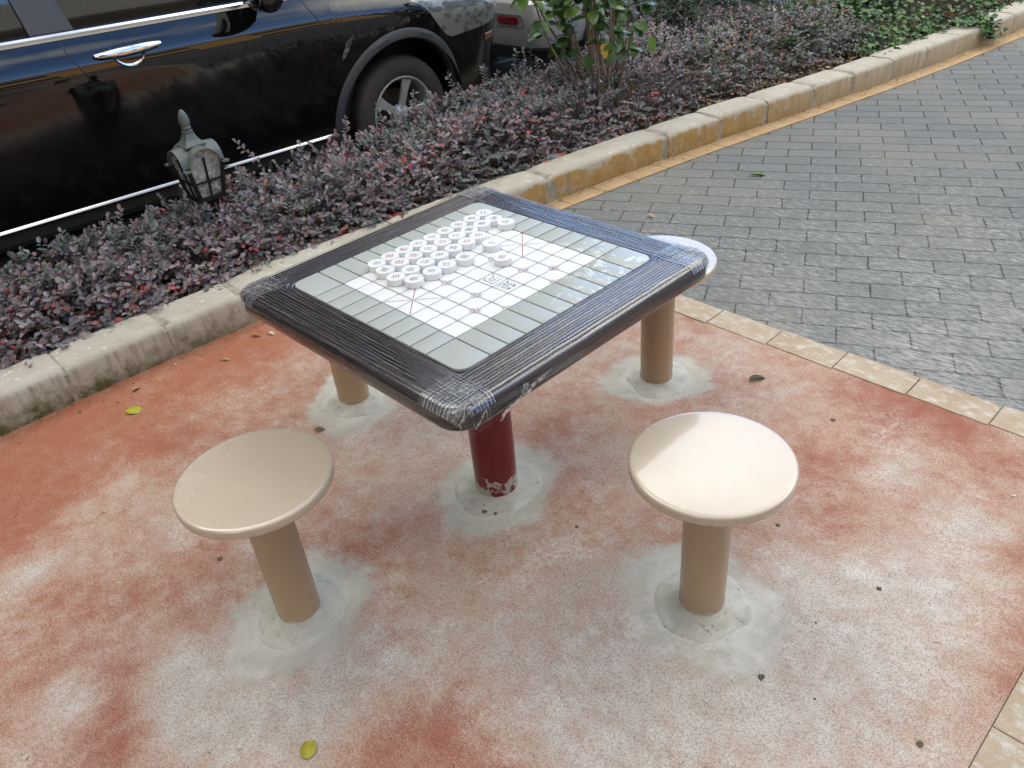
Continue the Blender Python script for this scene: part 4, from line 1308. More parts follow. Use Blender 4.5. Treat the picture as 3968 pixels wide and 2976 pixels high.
# ---- shrub with large green leaves growing through the hedge
shrub = empty('shrub', (-1.95, 2.86, 0.1))
tag(shrub, 'shrub with bare pale stems and large green leaves growing up through the purple hedge', 'shrub')
g = MB()
tips = []
r2 = random.Random(5)
for k in range(19):
    az = r2.uniform(0, 2 * pi); lean = r2.uniform(0.08, 0.62)
    if k < 10: az = r2.uniform(-2.4, -0.6)
    d = Vector((cos(az) * lean, sin(az) * lean, 1)).normalized()
    p = Vector((r2.gauss(0, .05), r2.gauss(0, .07), 0.0)); pts = [p.copy()]
    L = r2.uniform(0.75, 1.35); m = 9
    for q in range(m):
        p = p + d * L / m
        d = (d + Vector((r2.gauss(0, .06), r2.gauss(0, .06), 0.03))).normalized()
        pts.append(p.copy())
        if q >= 5: tips.append((p.copy(), d.copy(), q / m))
        if q in (4, 6) and r2.random() < 0.6:
            d2 = (d + Vector((r2.gauss(0, .5), r2.gauss(0, .5), r2.gauss(0.1, .2)))).normalized(); p2 = p.copy(); pp = [p2.copy()]
            for w in range(4):
                p2 = p2 + d2 * 0.07; d2 = (d2 + Vector((r2.gauss(0, .1), r2.gauss(0, .1), .06))).normalized(); pp.append(p2.copy()); tips.append((p2.copy(), d2.copy(), 0.8))
            g.tube(pp, [0.0042, 0.0036, 0.003, 0.0024, 0.0016], 5, False)
    g.tube(pts, [0.0095 * (1 - 0.75 * i / m) + 0.001 for i in range(len(pts))], 7, False)
g.build('stems', plain('pale_shrub_bark', (0.25, 0.195, 0.13), 0.75, var=0.25, scale=30), shrub, angle=None, recalc=False)
Pb, Db, Nb, Lb = [], [], [], []
for p, d, t in tips:
    for q in range(3 if t > 0.55 else 1):
        if t < 0.5 and r2.random() < 0.55: continue
        a = r2.uniform(0, 2 * pi)
        Pb.append(tuple(p)); Db.append((cos(a) + d.x, sin(a) + d.y, r2.uniform(-0.9, 0.5))); Nb.append((r2.gauss(0.2, .35), r2.gauss(-0.2, .35), 1)); Lb.append(r2.uniform(0.065, 0.11))
for p in [(0.10, -0.13, 0.47), (0.20, 0.02, 0.46), (0.08, 0.14, 0.50), (0.16, -0.34, 0.46), (0.22, 0.20, 0.46), (0.15, -0.04, 0.50)]:
    Pb.append(p); Db.append((r2.uniform(.2, .6), r2.gauss(0, .35), -1.0)); Nb.append((1, -0.5, 0.5)); Lb.append(0.095)
Pb, Db, Nb, Lb = map(np.array, (Pb, Db, Nb, Lb)); nb = len(Pb)
Cb = np.array([(0.080, 0.175, 0.035), (0.050, 0.120, 0.030), (0.15, 0.27, 0.045), (0.035, 0.080, 0.025)])[nrng.choice(4, nb, p=[.35, .3, .2, .15])]
Cb[-6] = (0.62, 0.36, 0.03)
Mbig = leaf_mat('large_green_leaf', 0.30, 0.22)
leaves('foliage', Pb, Db, Nb, Lb, Lb * 0.62, Cb, Mbig, shrub, fold=0.12, big=True)

# ---- cycad with feather fronds, behind the hedge
def cycad(x, y, z, label, nfr=16, L=0.75, seed=3):
    c = empty('cycad', (x, y, z)); tag(c, label, 'cycad')
    rr = random.Random(seed)
    g = MB(); g.lathe([(0.10, -0.1), (0.12, 0.02), (0.10, 0.14), (0.05, 0.18), (0, 0.19)], 14)
    g.build('trunk', M_TWIG, c)
    P_, D_, N_, L_ = [], [], [], []
    g = MB()
    for k in range(nfr):
        az = 2 * pi * k / nfr + rr.uniform(-.15, .15); el = rr.uniform(0.25, 1.1)
        h = Vector((cos(az), sin(az), 0)); p = Vector((0, 0, 0.16)) + h * 0.05; pts = [p.copy()]; e = el
        for q in range(14):
            d = h * cos(e) + Vector((0, 0, sin(e))); p = p + d * L / 14; e -= 0.085; pts.append(p.copy())
            s = h.cross(Vector((0, 0, 1)))
            for q2 in (0.0, 0.5):
                for sg in (-1, 1):
                    P_.append(tuple(p - d * L / 14 * q2)); D_.append(tuple(s * sg + d * 0.75 + Vector((0, 0, 0.25)))); N_.append((rr.gauss(0, .1), rr.gauss(0, .1), 1)); L_.append(0.13 * sin(pi * min(1, (q + 1.6) / 15.5)) + 0.02)
        g.tube(pts, 0.003, 4, False)
    g.build('frond_ribs', M_TWIG, c, angle=None, recalc=False)
    P_, D_, N_, L_ = map(np.array, (P_, D_, N_, L_)); m = len(P_)
    leaves('fronds', P_, D_, N_, L_, np.full(m, 0.0085), np.array([(0.030, 0.085, 0.045)]) * nrng.uniform(.7, 1.4, m)[:, None], leaf_mat('cycad_leaflet', 0.35, 0.05), c, fold=0.05)
cycad(-2.40, 4.75, 0.14, 'dark green feather-leaved cycad behind the right part of the purple hedge', 20, 0.80)

# small strappy plant
sp = empty('spiky_plant', (-1.72, 5.05, 0.36)); tag(sp, 'small yellow-green plant with narrow arching blades at the end of the purple hedge', 'plant')
m = 34
a_ = nrng.uniform(0, 2 * pi, m)
leaves('blades', np.c_[nrng.normal(0, .015, m), nrng.normal(0, .015, m), np.zeros(m)], np.c_[np.cos(a_), np.sin(a_), nrng.uniform(0.5, 1.9, m)], np.c_[-np.cos(a_), -np.sin(a_), np.ones(m)], nrng.uniform(.14, .22, m), np.full(m, .011), np.array([(0.22, 0.24, 0.03)]) * nrng.uniform(.7, 1.3, m)[:, None], leaf_mat('yellow_blade', 0.4, 0.2), sp, fold=0.1, big=True)

# dark bushes behind
def bush(x, y, r, h, label, col, seed, nlv=2600, ls=0.055):
    b = empty('bush', (x, y, 0.05)); tag(b, label, 'bush', 'dark bushes behind the hedge')
    rg = np.random.default_rng(seed)
    u = unit(rg.normal(size=(nlv, 3))); u[:, 2] = np.abs(u[:, 2])
    rad = 1 - np.abs(rg.normal(0, 0.16, nlv))
    wob = np.array([1 + 0.28 * noise.noise(Vector(tuple(q * 2.2 + seed))) for q in u])
    P_ = u * (rad * wob)[:, None] * np.array([r, r, h])
    D_ = unit(u + rg.normal(size=(nlv, 3)) * 0.8); N_ = u + np.array([0, 0, .8]) + rg.normal(size=(nlv, 3)) * .4
    leaves('foliage', P_, D_, N_, rg.uniform(.7, 1.2, nlv) * ls, rg.uniform(.45, .7, nlv) * ls, np.array([col]) * rg.uniform(.6, 1.4, nlv)[:, None], leaf_mat('bush_leaf', 0.4, 0.12), b)
    g = MB()
    rr = random.Random(seed)
    for k in range(9):
        az = rr.uniform(0, 2 * pi); g.tube([(0, 0, 0), (cos(az) * r * .3, sin(az) * r * .3, h * .4), (cos(az) * r * .6, sin(az) * r * .6, h * .75)], [0.012, 0.008, 0.004], 5, False)
    g.build('stems', M_TWIG, b, angle=None, recalc=False)
bush(-2.0, 6.15, 0.50, 0.85, 'dark leafy bush directly behind the cycad', (0.028, 0.060, 0.024), 4)
bush(-1.75, 7.5, 0.60, 1.0, 'dark leafy bush farther back beyond the ground cover', (0.035, 0.075, 0.028), 9)
bush(-2.35, 4.15, 0.26, 0.62, 'low dark bush at the rear edge of the hedge beside the silver car', (0.022, 0.045, 0.020), 14, 900, 0.04)

# ---- fallen leaves, each a thing of its own
def fallen(name, x, y, z, L, W, az, col, label, cat='leaf', curl=0.05, group=None, tilt=0.0):
    o = leaves(name, np.array([[-L / 2, 0, 0.002]]), np.array([[1, 0, 0.02]]), np.array([[0, 0, 1.0]]), np.array([L]), np.array([W]), np.array([col]), M_FALL, None, fold=curl, big=True)
    md = o.modifiers.new('t', 'SOLIDIFY'); md.thickness = 0.0006
    o.location = (x, y, z + 0.003); o.rotation_euler = (tilt, 0, az)
    tag(o, label, cat, group)
    return o
def mat_fall():
    t = NT('fallen_leaf')
    c = t.attr('tint', 'Color')
    n = t.noise(t.coord(), 55, 3)
    c = t.mix(t.rng(n, 0.55, 0.62, 0, 0.5), c, t.mix(0.5, c, (0.10, 0.16, 0.01)))
    t.set(base=c, rough=0.5)
    return t.m
M_FALL = mat_fall()
FG = 'fallen leaves on the ground'
fallen('fallen_leaf', -1.352, -0.584, 0, 0.074, 0.048, 0.78, (0.36, 0.36, 0.02), 'yellow-green oval leaf on the red ground near the left kerb', group=FG)
fallen('fallen_leaf', 0.308, -0.893, 0, 0.058, 0.036, 2.5, (0.38, 0.35, 0.03), 'yellow and green leaf at the bottom edge of the picture, below the left stool', group=FG)
fallen('fallen_leaf', 0.31, 0.986, 0, 0.066, 0.022, 0.95, (0.045, 0.055, 0.018), 'dark olive curled leaf on the pale red ground behind the right stool', group=FG, curl=0.5)
fallen('fallen_leaf', -0.72, 2.69, 0, 0.085, 0.028, 0.7, (0.10, 0.17, 0.03), 'small green leaf on the grey paving beyond the table', group=FG, curl=0.4)
fallen('fallen_leaf', -0.69, -0.20, 0, 0.040, 0.016, 0.9, (0.16, 0.085, 0.06), 'small brown curled leaf just behind the left stool seat', group=FG, curl=0.5)
fallen('fallen_leaf', -1.02, 0.10, 0, 0.040, 0.018, 2.0, (0.42, 0.20, 0.12), 'small pinkish dry leaf on the red ground under the left edge of the table', group=FG, curl=0.3)
fallen('fallen_leaf', -1.49, -0.52, 0, 0.030, 0.018, 1.7, (0.38, 0.21, 0.09), 'tan dry leaf leaning at the foot of the kerb, above the yellow-green leaf', group=FG, curl=0.5)
fallen('fallen_leaf', -1.47, 0.00, 0, 0.046, 0.018, 0.6, (0.33, 0.15, 0.04), 'orange-brown dry leaf at the foot of the kerb, left of the table', group=FG, curl=0.5)
fallen('fallen_leaf', -1.43, 0.05, 0, 0.034, 0.018, 0.3, (0.50, 0.42, 0.33), 'pale dry leaf beside the orange-brown one at the kerb foot', group=FG, curl=0.3)
fallen('fallen_leaf', -1.40, -0.18, 0, 0.040, 0.012, 0.7, (0.30, 0.24, 0.10), 'thin olive-brown dry leaf along the kerb foot', group=FG, curl=0.3)
fallen('fallen_leaf', -0.86, 1.92, 0, 0.045, 0.020, -0.2, (0.42, 0.24, 0.16), 'pinkish dry leaf on the grey paving just behind the table', group=FG, curl=0.4)
fallen('fallen_leaf', 0.62, 0.93, 0, 0.018, 0.011, 0.5, (0.10, 0.07, 0.05), 'tiny dark leaf scrap on the red ground near the border stones', group=FG)

# dead insects-like dark crumbs and pebbles
M_CRUMB = plain('dark_crumb', (0.11, 0.085, 0.07), 0.9, var=0.4, scale=200)
M_PEB = plain('pale_pebble', (0.55, 0.50, 0.44), 0.8)
def crumb(x, y, r, mat, name, label, cat, seed, flat=0.38):
    bm = bmesh.new(); bmesh.ops.create_icosphere(bm, subdivisions=2, radius=r)
    for v in bm.verts:
        v.co *= 1 + 0.9 * noise.noise(v.co * (1.9 / r) + Vector((seed, 0, 0))); v.co.z *= flat
    me = bpy.data.meshes.new(name); bm.to_mesh(me); bm.free(); me.materials.append(mat)
    o = bpy.data.objects.new(name, me); COL.objects.link(o); o.location = (x, y, r * flat * 0.7); o.rotation_euler = (0, 0, seed)
    tag(o, label, cat, 'crumbs and pebbles on the red ground')
CR = [(1645, 1463, 0.0075, 0), (1899, 1272, 0.006, 0), (1988, 1608, 0.007, 0), (1246, 1138, 0.005, 0), (475, 1208, 0.007, 0), (1762, 1495 - 150, 0.003, 0), (1680, 1135, 0.0055, 0), (2190, 1072, 0.006, 1), (1760, 1510, 0.003, 0), (1742, 1493, 0.003, 1), (1046, 1106, 0.008, 0), (1070, 1110, 0.006, 0)]
def GR(u, v, z=0.0):
    """ground point under a pixel of the survey sheet (2212 px wide), used once to lay small debris out"""
    x = (u * 1.794 - 1984) / 3135; y = (v * 1.794 - 1488) / 3135
    d = Vector((_r[0][0] * x + _r[1][0] * y + _r[2][0], _r[0][1] * x + _r[1][1] * y + _r[2][1], _r[0][2] * x + _r[1][2] * y + _r[2][2]))
    k = (z - 1.6753) / d.z
    return 1.4702 + d.x * k, -1.2032 + d.y * k
CL = ['dark crumb of debris below the right stool, in the pale patch', 'dark crumb of debris to the right of the right stool post', 'dark hole-like crumb at the lower right, near the border stones', 'grey pebble between the table post and the right stool',
      'dark crumb left of the front stool post', 'tiny dark crumb right of the right stool post', 'small dark crumb just right of the right stool seat', 'pale pebble at the right edge of the red ground', 'tiny dark crumb in the pale patch at the lower right',
      'tiny pale pebble in the pale patch at the lower right', 'dark mortar crumb in front of the red table post', 'second dark mortar crumb in front of the red table post']
for k, ((u, v, r, w), lab) in enumerate(zip(CR, CL)):
    x, y = GR(u, v)
    crumb(x, y, r, M_PEB if w else M_CRUMB, 'pebble' if w else 'debris_crumb', lab, 'pebble' if w else 'crumb', k * 1.7)

# ---- fine litter: plant fibres and grit that nobody could count
rg = np.random.default_rng(77)
nf = 420
pf = np.c_[rg.uniform(-1.5, 1.37, nf), rg.uniform(-1.4, 1.19, nf), np.full(nf, 0.0022)]
pf = pf[pf[:, 0] > np.array([Ks(y) + 0.02 for y in pf[:, 1]])]; nf = len(pf)
fib = leaves('plant_fibres', pf, np.c_[rg.normal(size=(nf, 2)), rg.normal(0, .08, nf)], np.c_[rg.normal(0, .2, (nf, 2)), np.ones(nf)], rg.uniform(0.006, 0.026, nf) * rg.uniform(.5, 1, nf), rg.uniform(0.0008, 0.0018, nf),
             np.array([(0.10, 0.06, 0.045), (0.05, 0.035, 0.03), (0.25, 0.14, 0.08)])[rg.choice(3, nf, p=[.5, .3, .2])], leaf_mat('dry_fibre', 0.8, 0.0))
tag(fib, 'scattered dry plant fibres and bits on the red ground', 'fibres', kind='stuff')
ng = 900
yg = np.r_[rg.uniform(-1.5, 9, ng // 2), rg.uniform(-1.2, 7, ng - ng // 2)]
xg = np.array([Ks(y) for y in yg]) + np.r_[np.abs(rg.normal(0, 0.018, ng // 2)) + 0.004, 0.07 + rg.normal(0, 0.05, ng - ng // 2)]
zg = np.full(ng, 0.006)
grit = leaves('grit', np.c_[xg, yg, zg], rg.normal(size=(ng, 3)) * np.array([1, 1, .4]), np.c_[rg.normal(0, .5, (ng, 2)), np.ones(ng)], rg.uniform(0.3, 1.6, ng) ** 2 * 0.006 + 0.002, rg.uniform(0.002, 0.008, ng),
              np.array([(0.36, 0.30, 0.22), (0.16, 0.11, 0.07), (0.10, 0.08, 0.06), (0.50, 0.44, 0.36), (0.38, 0.18, 0.09)])[rg.choice(5, ng, p=[.3, .25, .2, .15, .1])], leaf_mat('grit_and_crumbs', 0.85, 0.0), fold=0.5)
tag(grit, 'grit and leaf crumbs gathered along the foot of the kerb', 'grit', kind='stuff')

# ================================================================== cars
def mat_paint(name, col, metal=0.0, rough=0.25):
    t = NT(name)
    sep = t.new('ShaderNodeSeparateXYZ'); t.put(sep.inputs[0], t.coord())
    t.set(base=col, rough=rough, metal=metal, spec=0.5, coat=1.0, coatr=t.rng(sep.outputs['Z'], 0.93, 0.70, 0.012, 0.16),
          cnormal=t.bump(t.noise(t.coord(), 5.0, 2), 0.035, 0.01))
    t.b.inputs['Coat IOR'].default_value = 1.65
    if metal == 0: t.b.inputs['Specular IOR Level'].default_value = 0.0
    return t.m
M_BLACKP = mat_paint('black_car_paint', (0.004, 0.004, 0.0045))
M_SILVER = mat_paint('silver_car_paint', (0.46, 0.47, 0.465), 0.3, 0.35)
M_CHROME = plain('chrome', (0.80, 0.80, 0.82), 0.06, 1.0, var=0.02)
M_CLAD = plain('grey_arch_plastic', (0.060, 0.068, 0.074), 0.48, var=0.1)
M_DKPL = plain('black_plastic', (0.012, 0.012, 0.013), 0.5)
M_TYRE = plain('dusty_tyre_rubber', (0.045, 0.040, 0.034), 0.8, var=0.25, scale=18, bump=0.3)
M_ALLOY = plain('alloy_wheel', (0.50, 0.51, 0.51), 0.3, 0.35, var=0.05)
M_RUBR = plain('rubber_seal', (0.01, 0.01, 0.01), 0.6)
def mat_glass(name, tint=(0.010, 0.012, 0.012)):
    t = NT(name); t.set(base=tint, rough=0.02, spec=0.9); return t.m
M_GLASS = mat_glass('dark_car_glass')
M_LENS = NT('headlamp_lens')
_t = M_LENS; _tr = _t.new('ShaderNodeBsdfTransparent'); _mx = _t.new('ShaderNodeMixShader'); _mx.inputs[0].default_value = 0.18
_t.l.new(_tr.outputs[0], _mx.inputs[1]); _t.l.new(_t.b.outputs[0], _mx.inputs[2]); _t.l.new(_mx.outputs[0], _t.out.inputs[0])
_t.set(base=(0.6, 0.65, 0.65), rough=0.03, spec=1.0); M_LENS = _t.m
M_REDLENS = plain('red_reflector', (0.14, 0.006, 0.008), 0.15, var=0.25, scale=120)

def wheel(parent, x, y, side, R=0.35, rr=0.228):
    w = bpy.data.objects.new('wheel', None); COL.objects.link(w); w.parent = parent
    w.location = (x, y, R); w.rotation_euler = (0, side * pi / 2, rnd.uniform(0, 6) * 0)
    W = 0.215
    g = MB()   # lathe axis z -> outwards
    g.lathe([(rr - 0.01, -W / 2), (rr + 0.02, -W / 2), (R - 0.03, -W / 2 + 0.005), (R - 0.008, -W / 2 + 0.02), (R, -W / 2 + 0.045), (R, W / 2 - 0.045), (R - 0.008, W / 2 - 0.02), (R - 0.022, W / 2 - 0.006), (R - 0.05, W / 2), (rr + 0.045, W / 2 + 0.001), (rr + 0.02, W / 2 - 0.004), (rr + 0.004, W / 2 - 0.014), (rr - 0.01, W / 2 - 0.02)], 72)
    g.build('tyre', M_TYRE, w, angle=50)
    g = MB()
    g.lathe([(rr + 0.004, W / 2 - 0.012), (rr + 0.001, W / 2 - 0.005), (rr - 0.006, W / 2 - 0.006), (rr - 0.014, W / 2 - 0.020), (rr - 0.022, W / 2 - 0.06), (rr - 0.03, -W / 2 + 0.02)], 72)
    nS = 5
    for k in range(nS):
        a0 = 2 * pi * k / nS + 0.38
        def q(r_, da, z): a = a0 + da / r_; return (r_ * cos(a), r_ * sin(a), z)
        rows = []
        for r_, hw, z in ((0.045, 0.026, W / 2 - 0.045), (0.10, 0.022, W / 2 - 0.034), (0.16, 0.026, W / 2 - 0.024), (rr - 0.014, 0.036, W / 2 - 0.016)):
            rows.append([q(r_, -hw, z - 0.018), q(r_, -hw, z - 0.003), q(r_, -hw + 0.004, z), q(r_, hw - 0.004, z), q(r_, hw, z - 0.003), q(r_, hw, z - 0.018)])
        g.rings(rows)
    g.lathe([(0, W / 2 - 0.030), (0.030, W / 2 - 0.030), (0.036, W / 2 - 0.034), (0.060, W / 2 - 0.044), (0.062, W / 2 - 0.07), (0.0, W / 2 - 0.07)], 30)
    g.build('rim', M_ALLOY, w, angle=35)
    g = MB(); g.lathe([(0.0, W / 2 - 0.12), (0.15, W / 2 - 0.12), (0.15, W / 2 - 0.135), (0, W / 2 - 0.135)], 36)
    g.build('brake_disc', plain('brake_disc', (0.12, 0.10, 0.09), 0.45, 0.7), w)
    return w

# ---- black SUV. local frame: y forward, +x = side towards the camera, z up, origin on the road under the middle of the wheelbase
CARY = 0.41
car = empty('black_suv', (-3.5, CARY, road_z(CARY)))
car.rotation_euler = (-0.035, 0, 0.012)
tag(car, 'glossy black SUV parked alongside the purple hedge, chrome door handle and sill strip facing us', 'car')
WY, RY = 1.405, -1.62          # wheel centres
VP = [(0.20, 0.755), (0.24, 0.775), (0.30, 0.790), (0.345, 0.799), (0.375, 0.804), (0.45, 0.817), (0.55, 0.834), (0.65, 0.851), (0.75, 0.868), (0.84, 0.883), (0.90, 0.893), (0.945, 0.900), (0.965, 0.9005),
      (0.985, 0.8965), (1.005, 0.889), (1.03, 0.876), (1.055, 0.861), (1.08, 0.847), (1.10, 0.838), (1.125, 0.828)]
def vprof(z):
    for (a, va), (b, vb) in zip(VP, VP[1:]):
        if z <= b: return va + (vb - va) * max(0, (z - a) / (b - a))
    return VP[-1][1]
def sstep(t): t = min(1, max(0, t)); return t * t * (3 - 2 * t)
def topz(y):
    z = 1.125
    if y > 0.75: z -= 0.13 * ((y - 0.75) / 1.45) ** 2
    if y > 2.0: z -= 0.9 * (y - 2.0) ** 2
    if y < -2.0: z -= 0.1 * (y + 2.0) ** 2
    return z
def wfac(y):
    f = 1.0
    if y > 1.45: f -= 0.07 * ((y - 1.45) / 0.9) ** 2.2 + (0.16 * max(0, (y - 2.02) / 0.36) ** 2.4)
    if y < -1.9: f -= 0.10 * ((-1.9 - y) / 0.5) ** 2
    return f
def arch_z(y):
    z = 0.20
    for c in (WY, RY):
        d = abs(y - c)
        if d < 0.45: z = max(z, 0.355 + sqrt(0.45 ** 2 - d * d))
        elif d < 0.47: z = max(z, 0.20 + 0.155 * (0.47 - d) / 0.02)
    return z
def section(y, side=1):
    zb = arch_z(y); zt = topz(y); w = wfac(y)
    blend = sstep((y - 0.85) / 0.35)     # doors -> front wing / bonnet
    pts = []
    n = 26
    for k in range(n):
        t = k / (n - 1)
        z = zb + (zt - 0.0 - zb) * t
        zr = z + (1.125 - zt) * sstep((z - 0.75) / 0.25)     # compress the shoulder under the lower bonnet
        v = vprof(min(zr, 1.125)) * w
        # flare over the wheel
        fl = max(0, 1 - abs(y - WY) / 0.75) * 0.022 * max(0, 1 - abs(z - 0.80) / 0.35)
        pts.append((side * (v + fl), y, z))
    vt = pts[-1][0]
    for u, dz in ((0.93, 0.012), (0.80, 0.028), (0.6, 0.042), (0.3, 0.052), (0.0, 0.055)):
        pts.append((vt * u, y, zt + dz * (0.4 + 0.6 * blend)))
    return pts
ysx = sorted(set([round(-2.2 + 0.05 * i, 4) for i in range(93)] + [round(c + s_ * 0.45 * cos(a), 4) for c in (WY, RY) for s_ in (-1, 1) for a in (0.02, 0.12, 0.22, 0.32, 0.42, 0.55, 0.7, 0.85, 1.0, 1.2, 1.4)] + [2.38, 2.345]))
ysx = [y for y in ysx if y <= 2.39]
g = MB()
for side in (1, -1):
    g.rings([section(y, side) for y in ysx], False, False, closed=False)
# nose and tail
for y, yo in ((ysx[-1], 0.05), (ysx[0], -0.06)):
    sA, sB = section(y, 1), section(y, -1)
    loop = sA + sB[::-1]
    n = len(loop)
    cx_ = sum(p[0] for p in loop) / n; cz = sum(p[2] for p in loop) / n
    g.rings([loop, [(p[0] * 0.93, y + yo * 0.6, cz + (p[2] - cz) * 0.95) for p in loop], [(p[0] * 0.75, y + yo, cz + (p[2] - cz) * 0.85) for p in loop]], False, True)
body = g.build('body', M_BLACKP, car, angle=30)
# dark liners, floor and rocker
g = MB()
for c in (WY, RY):
    for side in (1, -1):
        rows = []
        for v in (0.895, 0.60):
            rows.append([(side * v * (wfac(c) if v > 0.8 else 1) - side * 0.012, c + 0.455 * cos(a), 0.355 + 0.455 * sin(a)) for a in [-0.25 + (pi + 0.5) * i / 24 for i in range(25)]])
        g.rings(rows, False, False, closed=False)
        g.add([rows[1][0], rows[1][-1]] + [rows[1][k] for k in range(1, 24)], [(0,) + tuple(range(2, 25)) + (1,)])
g.box(-0.78, 0.78, -2.0, 2.1, 0.19, 0.22)
g.build('underbody', M_DKPL, car, angle=30)
# chrome sill strip and matte rocker
def side_strip(name, y0, y1, z0, z1, out, mat, n=40, dz=lambda y: 0, parent=car, tilt=0.0):
    g = MB()
    rings = []
    for k in range(n + 1):
        y = y0 + (y1 - y0) * k / n; d = dz(y)
        za, zb = z0 + d, z1 + d
        rings.append([(vprof(za) * wfac(y) - 0.01, y, za), (vprof(za) * wfac(y) + out * 0.5, y, za), (vprof((za + zb) / 2) * wfac(y) + out, y, (za * 2 + zb) / 3), (vprof((za + zb) / 2) * wfac(y) + out - tilt * 0.5, y, (za + 2 * zb) / 3), (vprof(zb) * wfac(y) + out * 0.4 - tilt * 0.2, y, zb), (vprof(zb) * wfac(y) - 0.01, y, zb)])
    g.rings(rings)
    return g.build(name, mat, parent, angle=25)
side_strip('sill_strip', -1.12, 0.905, 0.344, 0.359, 0.018, M_CHROME, tilt=0.016)
side_strip('rocker_panel', -1.12, 0.915, 0.262, 0.340, 0.014, mat_paint('brown_grey_rocker', (0.030, 0.028, 0.022)))
side_strip('belt_trim', -1.75, 0.80, 1.098, 1.124, 0.010, M_CHROME, dz=lambda y: 0.0)
# arch cladding
for c in (WY, RY):
    g = MB()
    rings = []
    for k in range(49):
        a = -0.12 + (pi + 0.24) * k / 48
        cy, cz = cos(a), sin(a)
        rr_ = []
        for r_, off in ((0.445, -0.03), (0.445, 0.010), (0.452, 0.019), (0.482, 0.020), (0.496, 0.013), (0.503, 0.001), (0.503, -0.01)):
            y, z = c + r_ * cy, 0.355 + r_ * cz
            v = vprof(max(z, 0.3)) * wfac(y) + max(0, 1 - abs(y - WY) / 0.75) * 0.022 * max(0, 1 - abs(z - 0.80) / 0.35)
            rr_.append((v + off, y, z))
        rings.append(rr_)
    g.rings(rings)
    g.build('arch_trim', M_CLAD, car, angle=30)
# lower bumper cladding in front of the wheel
# door shut lines
def seam(pts, name='panel_gap', w=0.005):
    g = MB()
    rings = []
    for y, z in pts:
        v = vprof(z) * wfac(y) + max(0, 1 - abs(y - WY) / 0.75) * 0.022 * max(0, 1 - abs(z - 0.80) / 0.35)
        rings.append([(v - 0.004, y - w / 2, z), (v + 0.0016, y - w / 2, z), (v + 0.0016, y + w / 2, z), (v - 0.004, y + w / 2, z)])
    g.rings(rings)
    g.build(name, M_RUBR, car, smooth=False)
seam([(-0.445 + 0.10 * sstep((1.10 - z) / 0.30), z) for z in [1.10 - 0.02 * i for i in range(12)]])
seam([(0.80 + 0.10 * sstep((1.12 - z) / 0.25), z) for z in [1.12 - 0.02 * i for i in range(9)]])
seam([(-1.42 + 0.35 * sstep((0.95 - z) / 0.5), z) for z in [1.10 - 0.02 * i for i in range(12)]])
# door handles: bar, dark scooped recess
def handle(y0, z0):
    hd = bpy.data.objects.new('door_handle', None); COL.objects.link(hd); hd.parent = car
    v = vprof(z0)
    hd.location = (v, y0, z0)
    g = MB()   # scoop
    rings = []
    for r_, off in ((1.0, 0.0022), (0.94, 0.001), (0.7, -0.004), (0.3, -0.006)):
        rings.append([(vprof(z0 + 0.072 * r_ * sin(a)) - v + off, 0.078 * r_ * cos(a), 0.066 * r_ * sin(a)) for a in [2 * pi * i / 36 for i in range(36)]])
    g.rings(rings, False, True)
    g.build('recess', M_DKPL, hd)
    g = MB()   # bright lower lip of the scoop
    g.tube([(vprof(z0 + 0.068 * sin(a)) - v + 0.004, 0.072 * cos(a), 0.062 * sin(a) + 0.002) for a in [pi + 0.45 + (pi - 0.9) * i / 14 for i in range(15)]], [0.001 + 0.0075 * sin(pi * i / 14) for i in range(15)], 8)
    g.build('recess_lip', M_CHROME, hd)
    g = MB()
    rings = []
    for k in range(25):
        t = k / 24; y = -0.155 + 0.31 * t
        h = 0.0185 * (max(0.02, sin(pi * (0.06 + 0.88 * t))) ** 0.5); o_ = 0.018 + 0.014 * sin(pi * t)
        if t < 0.10: o_ *= 0.3 + 7 * t
        c0 = 0.008 + 0.010 * t
        rings.append([(o_ + 0.009 * cos(a) - 0.004 * sin(a), y, c0 - 0.006 + h * sin(a)) for a in [2 * pi * i / 14 for i in range(14)]])
    g.rings(rings)
    g.build('grip', M_CHROME, hd, angle=40)
    g = MB(); g.box(0.0, 0.028, -0.085, -0.0835, -0.010, 0.018)
    g.build('grip_joint', M_RUBR, hd, smooth=False)
handle(-0.18, 1.012)
handle(-1.28, 1.012)
# side marker badge on the wing
g = MB()
def wingp(y, z, off): return (vprof(z + 0.0) * wfac(y) + max(0, 1 - abs(y - WY) / 0.75) * 0.022 * max(0, 1 - abs(z - 0.80) / 0.35) + off, y, z)
bp = [(y_ - 0.0 + 0.03, z_ - 0.005) for y_, z_ in [(0.945, 0.755), (0.958, 0.795), (0.990, 0.845), (1.030, 0.880), (1.022, 0.850), (1.000, 0.810), (0.974, 0.775)]]
g.add([wingp(y, z, 0.001) for y, z in bp] + [wingp(0.5 * (y - 0.98) + 0.98, 0.5 * (z - 0.81) + 0.81, 0.007) for y, z in bp], [(i, (i + 1) % 7, 7 + (i + 1) % 7, 7 + i) for i in range(7)] + [tuple(range(7, 14))])
g.build('wing_badge', M_CHROME, car, smooth=False)
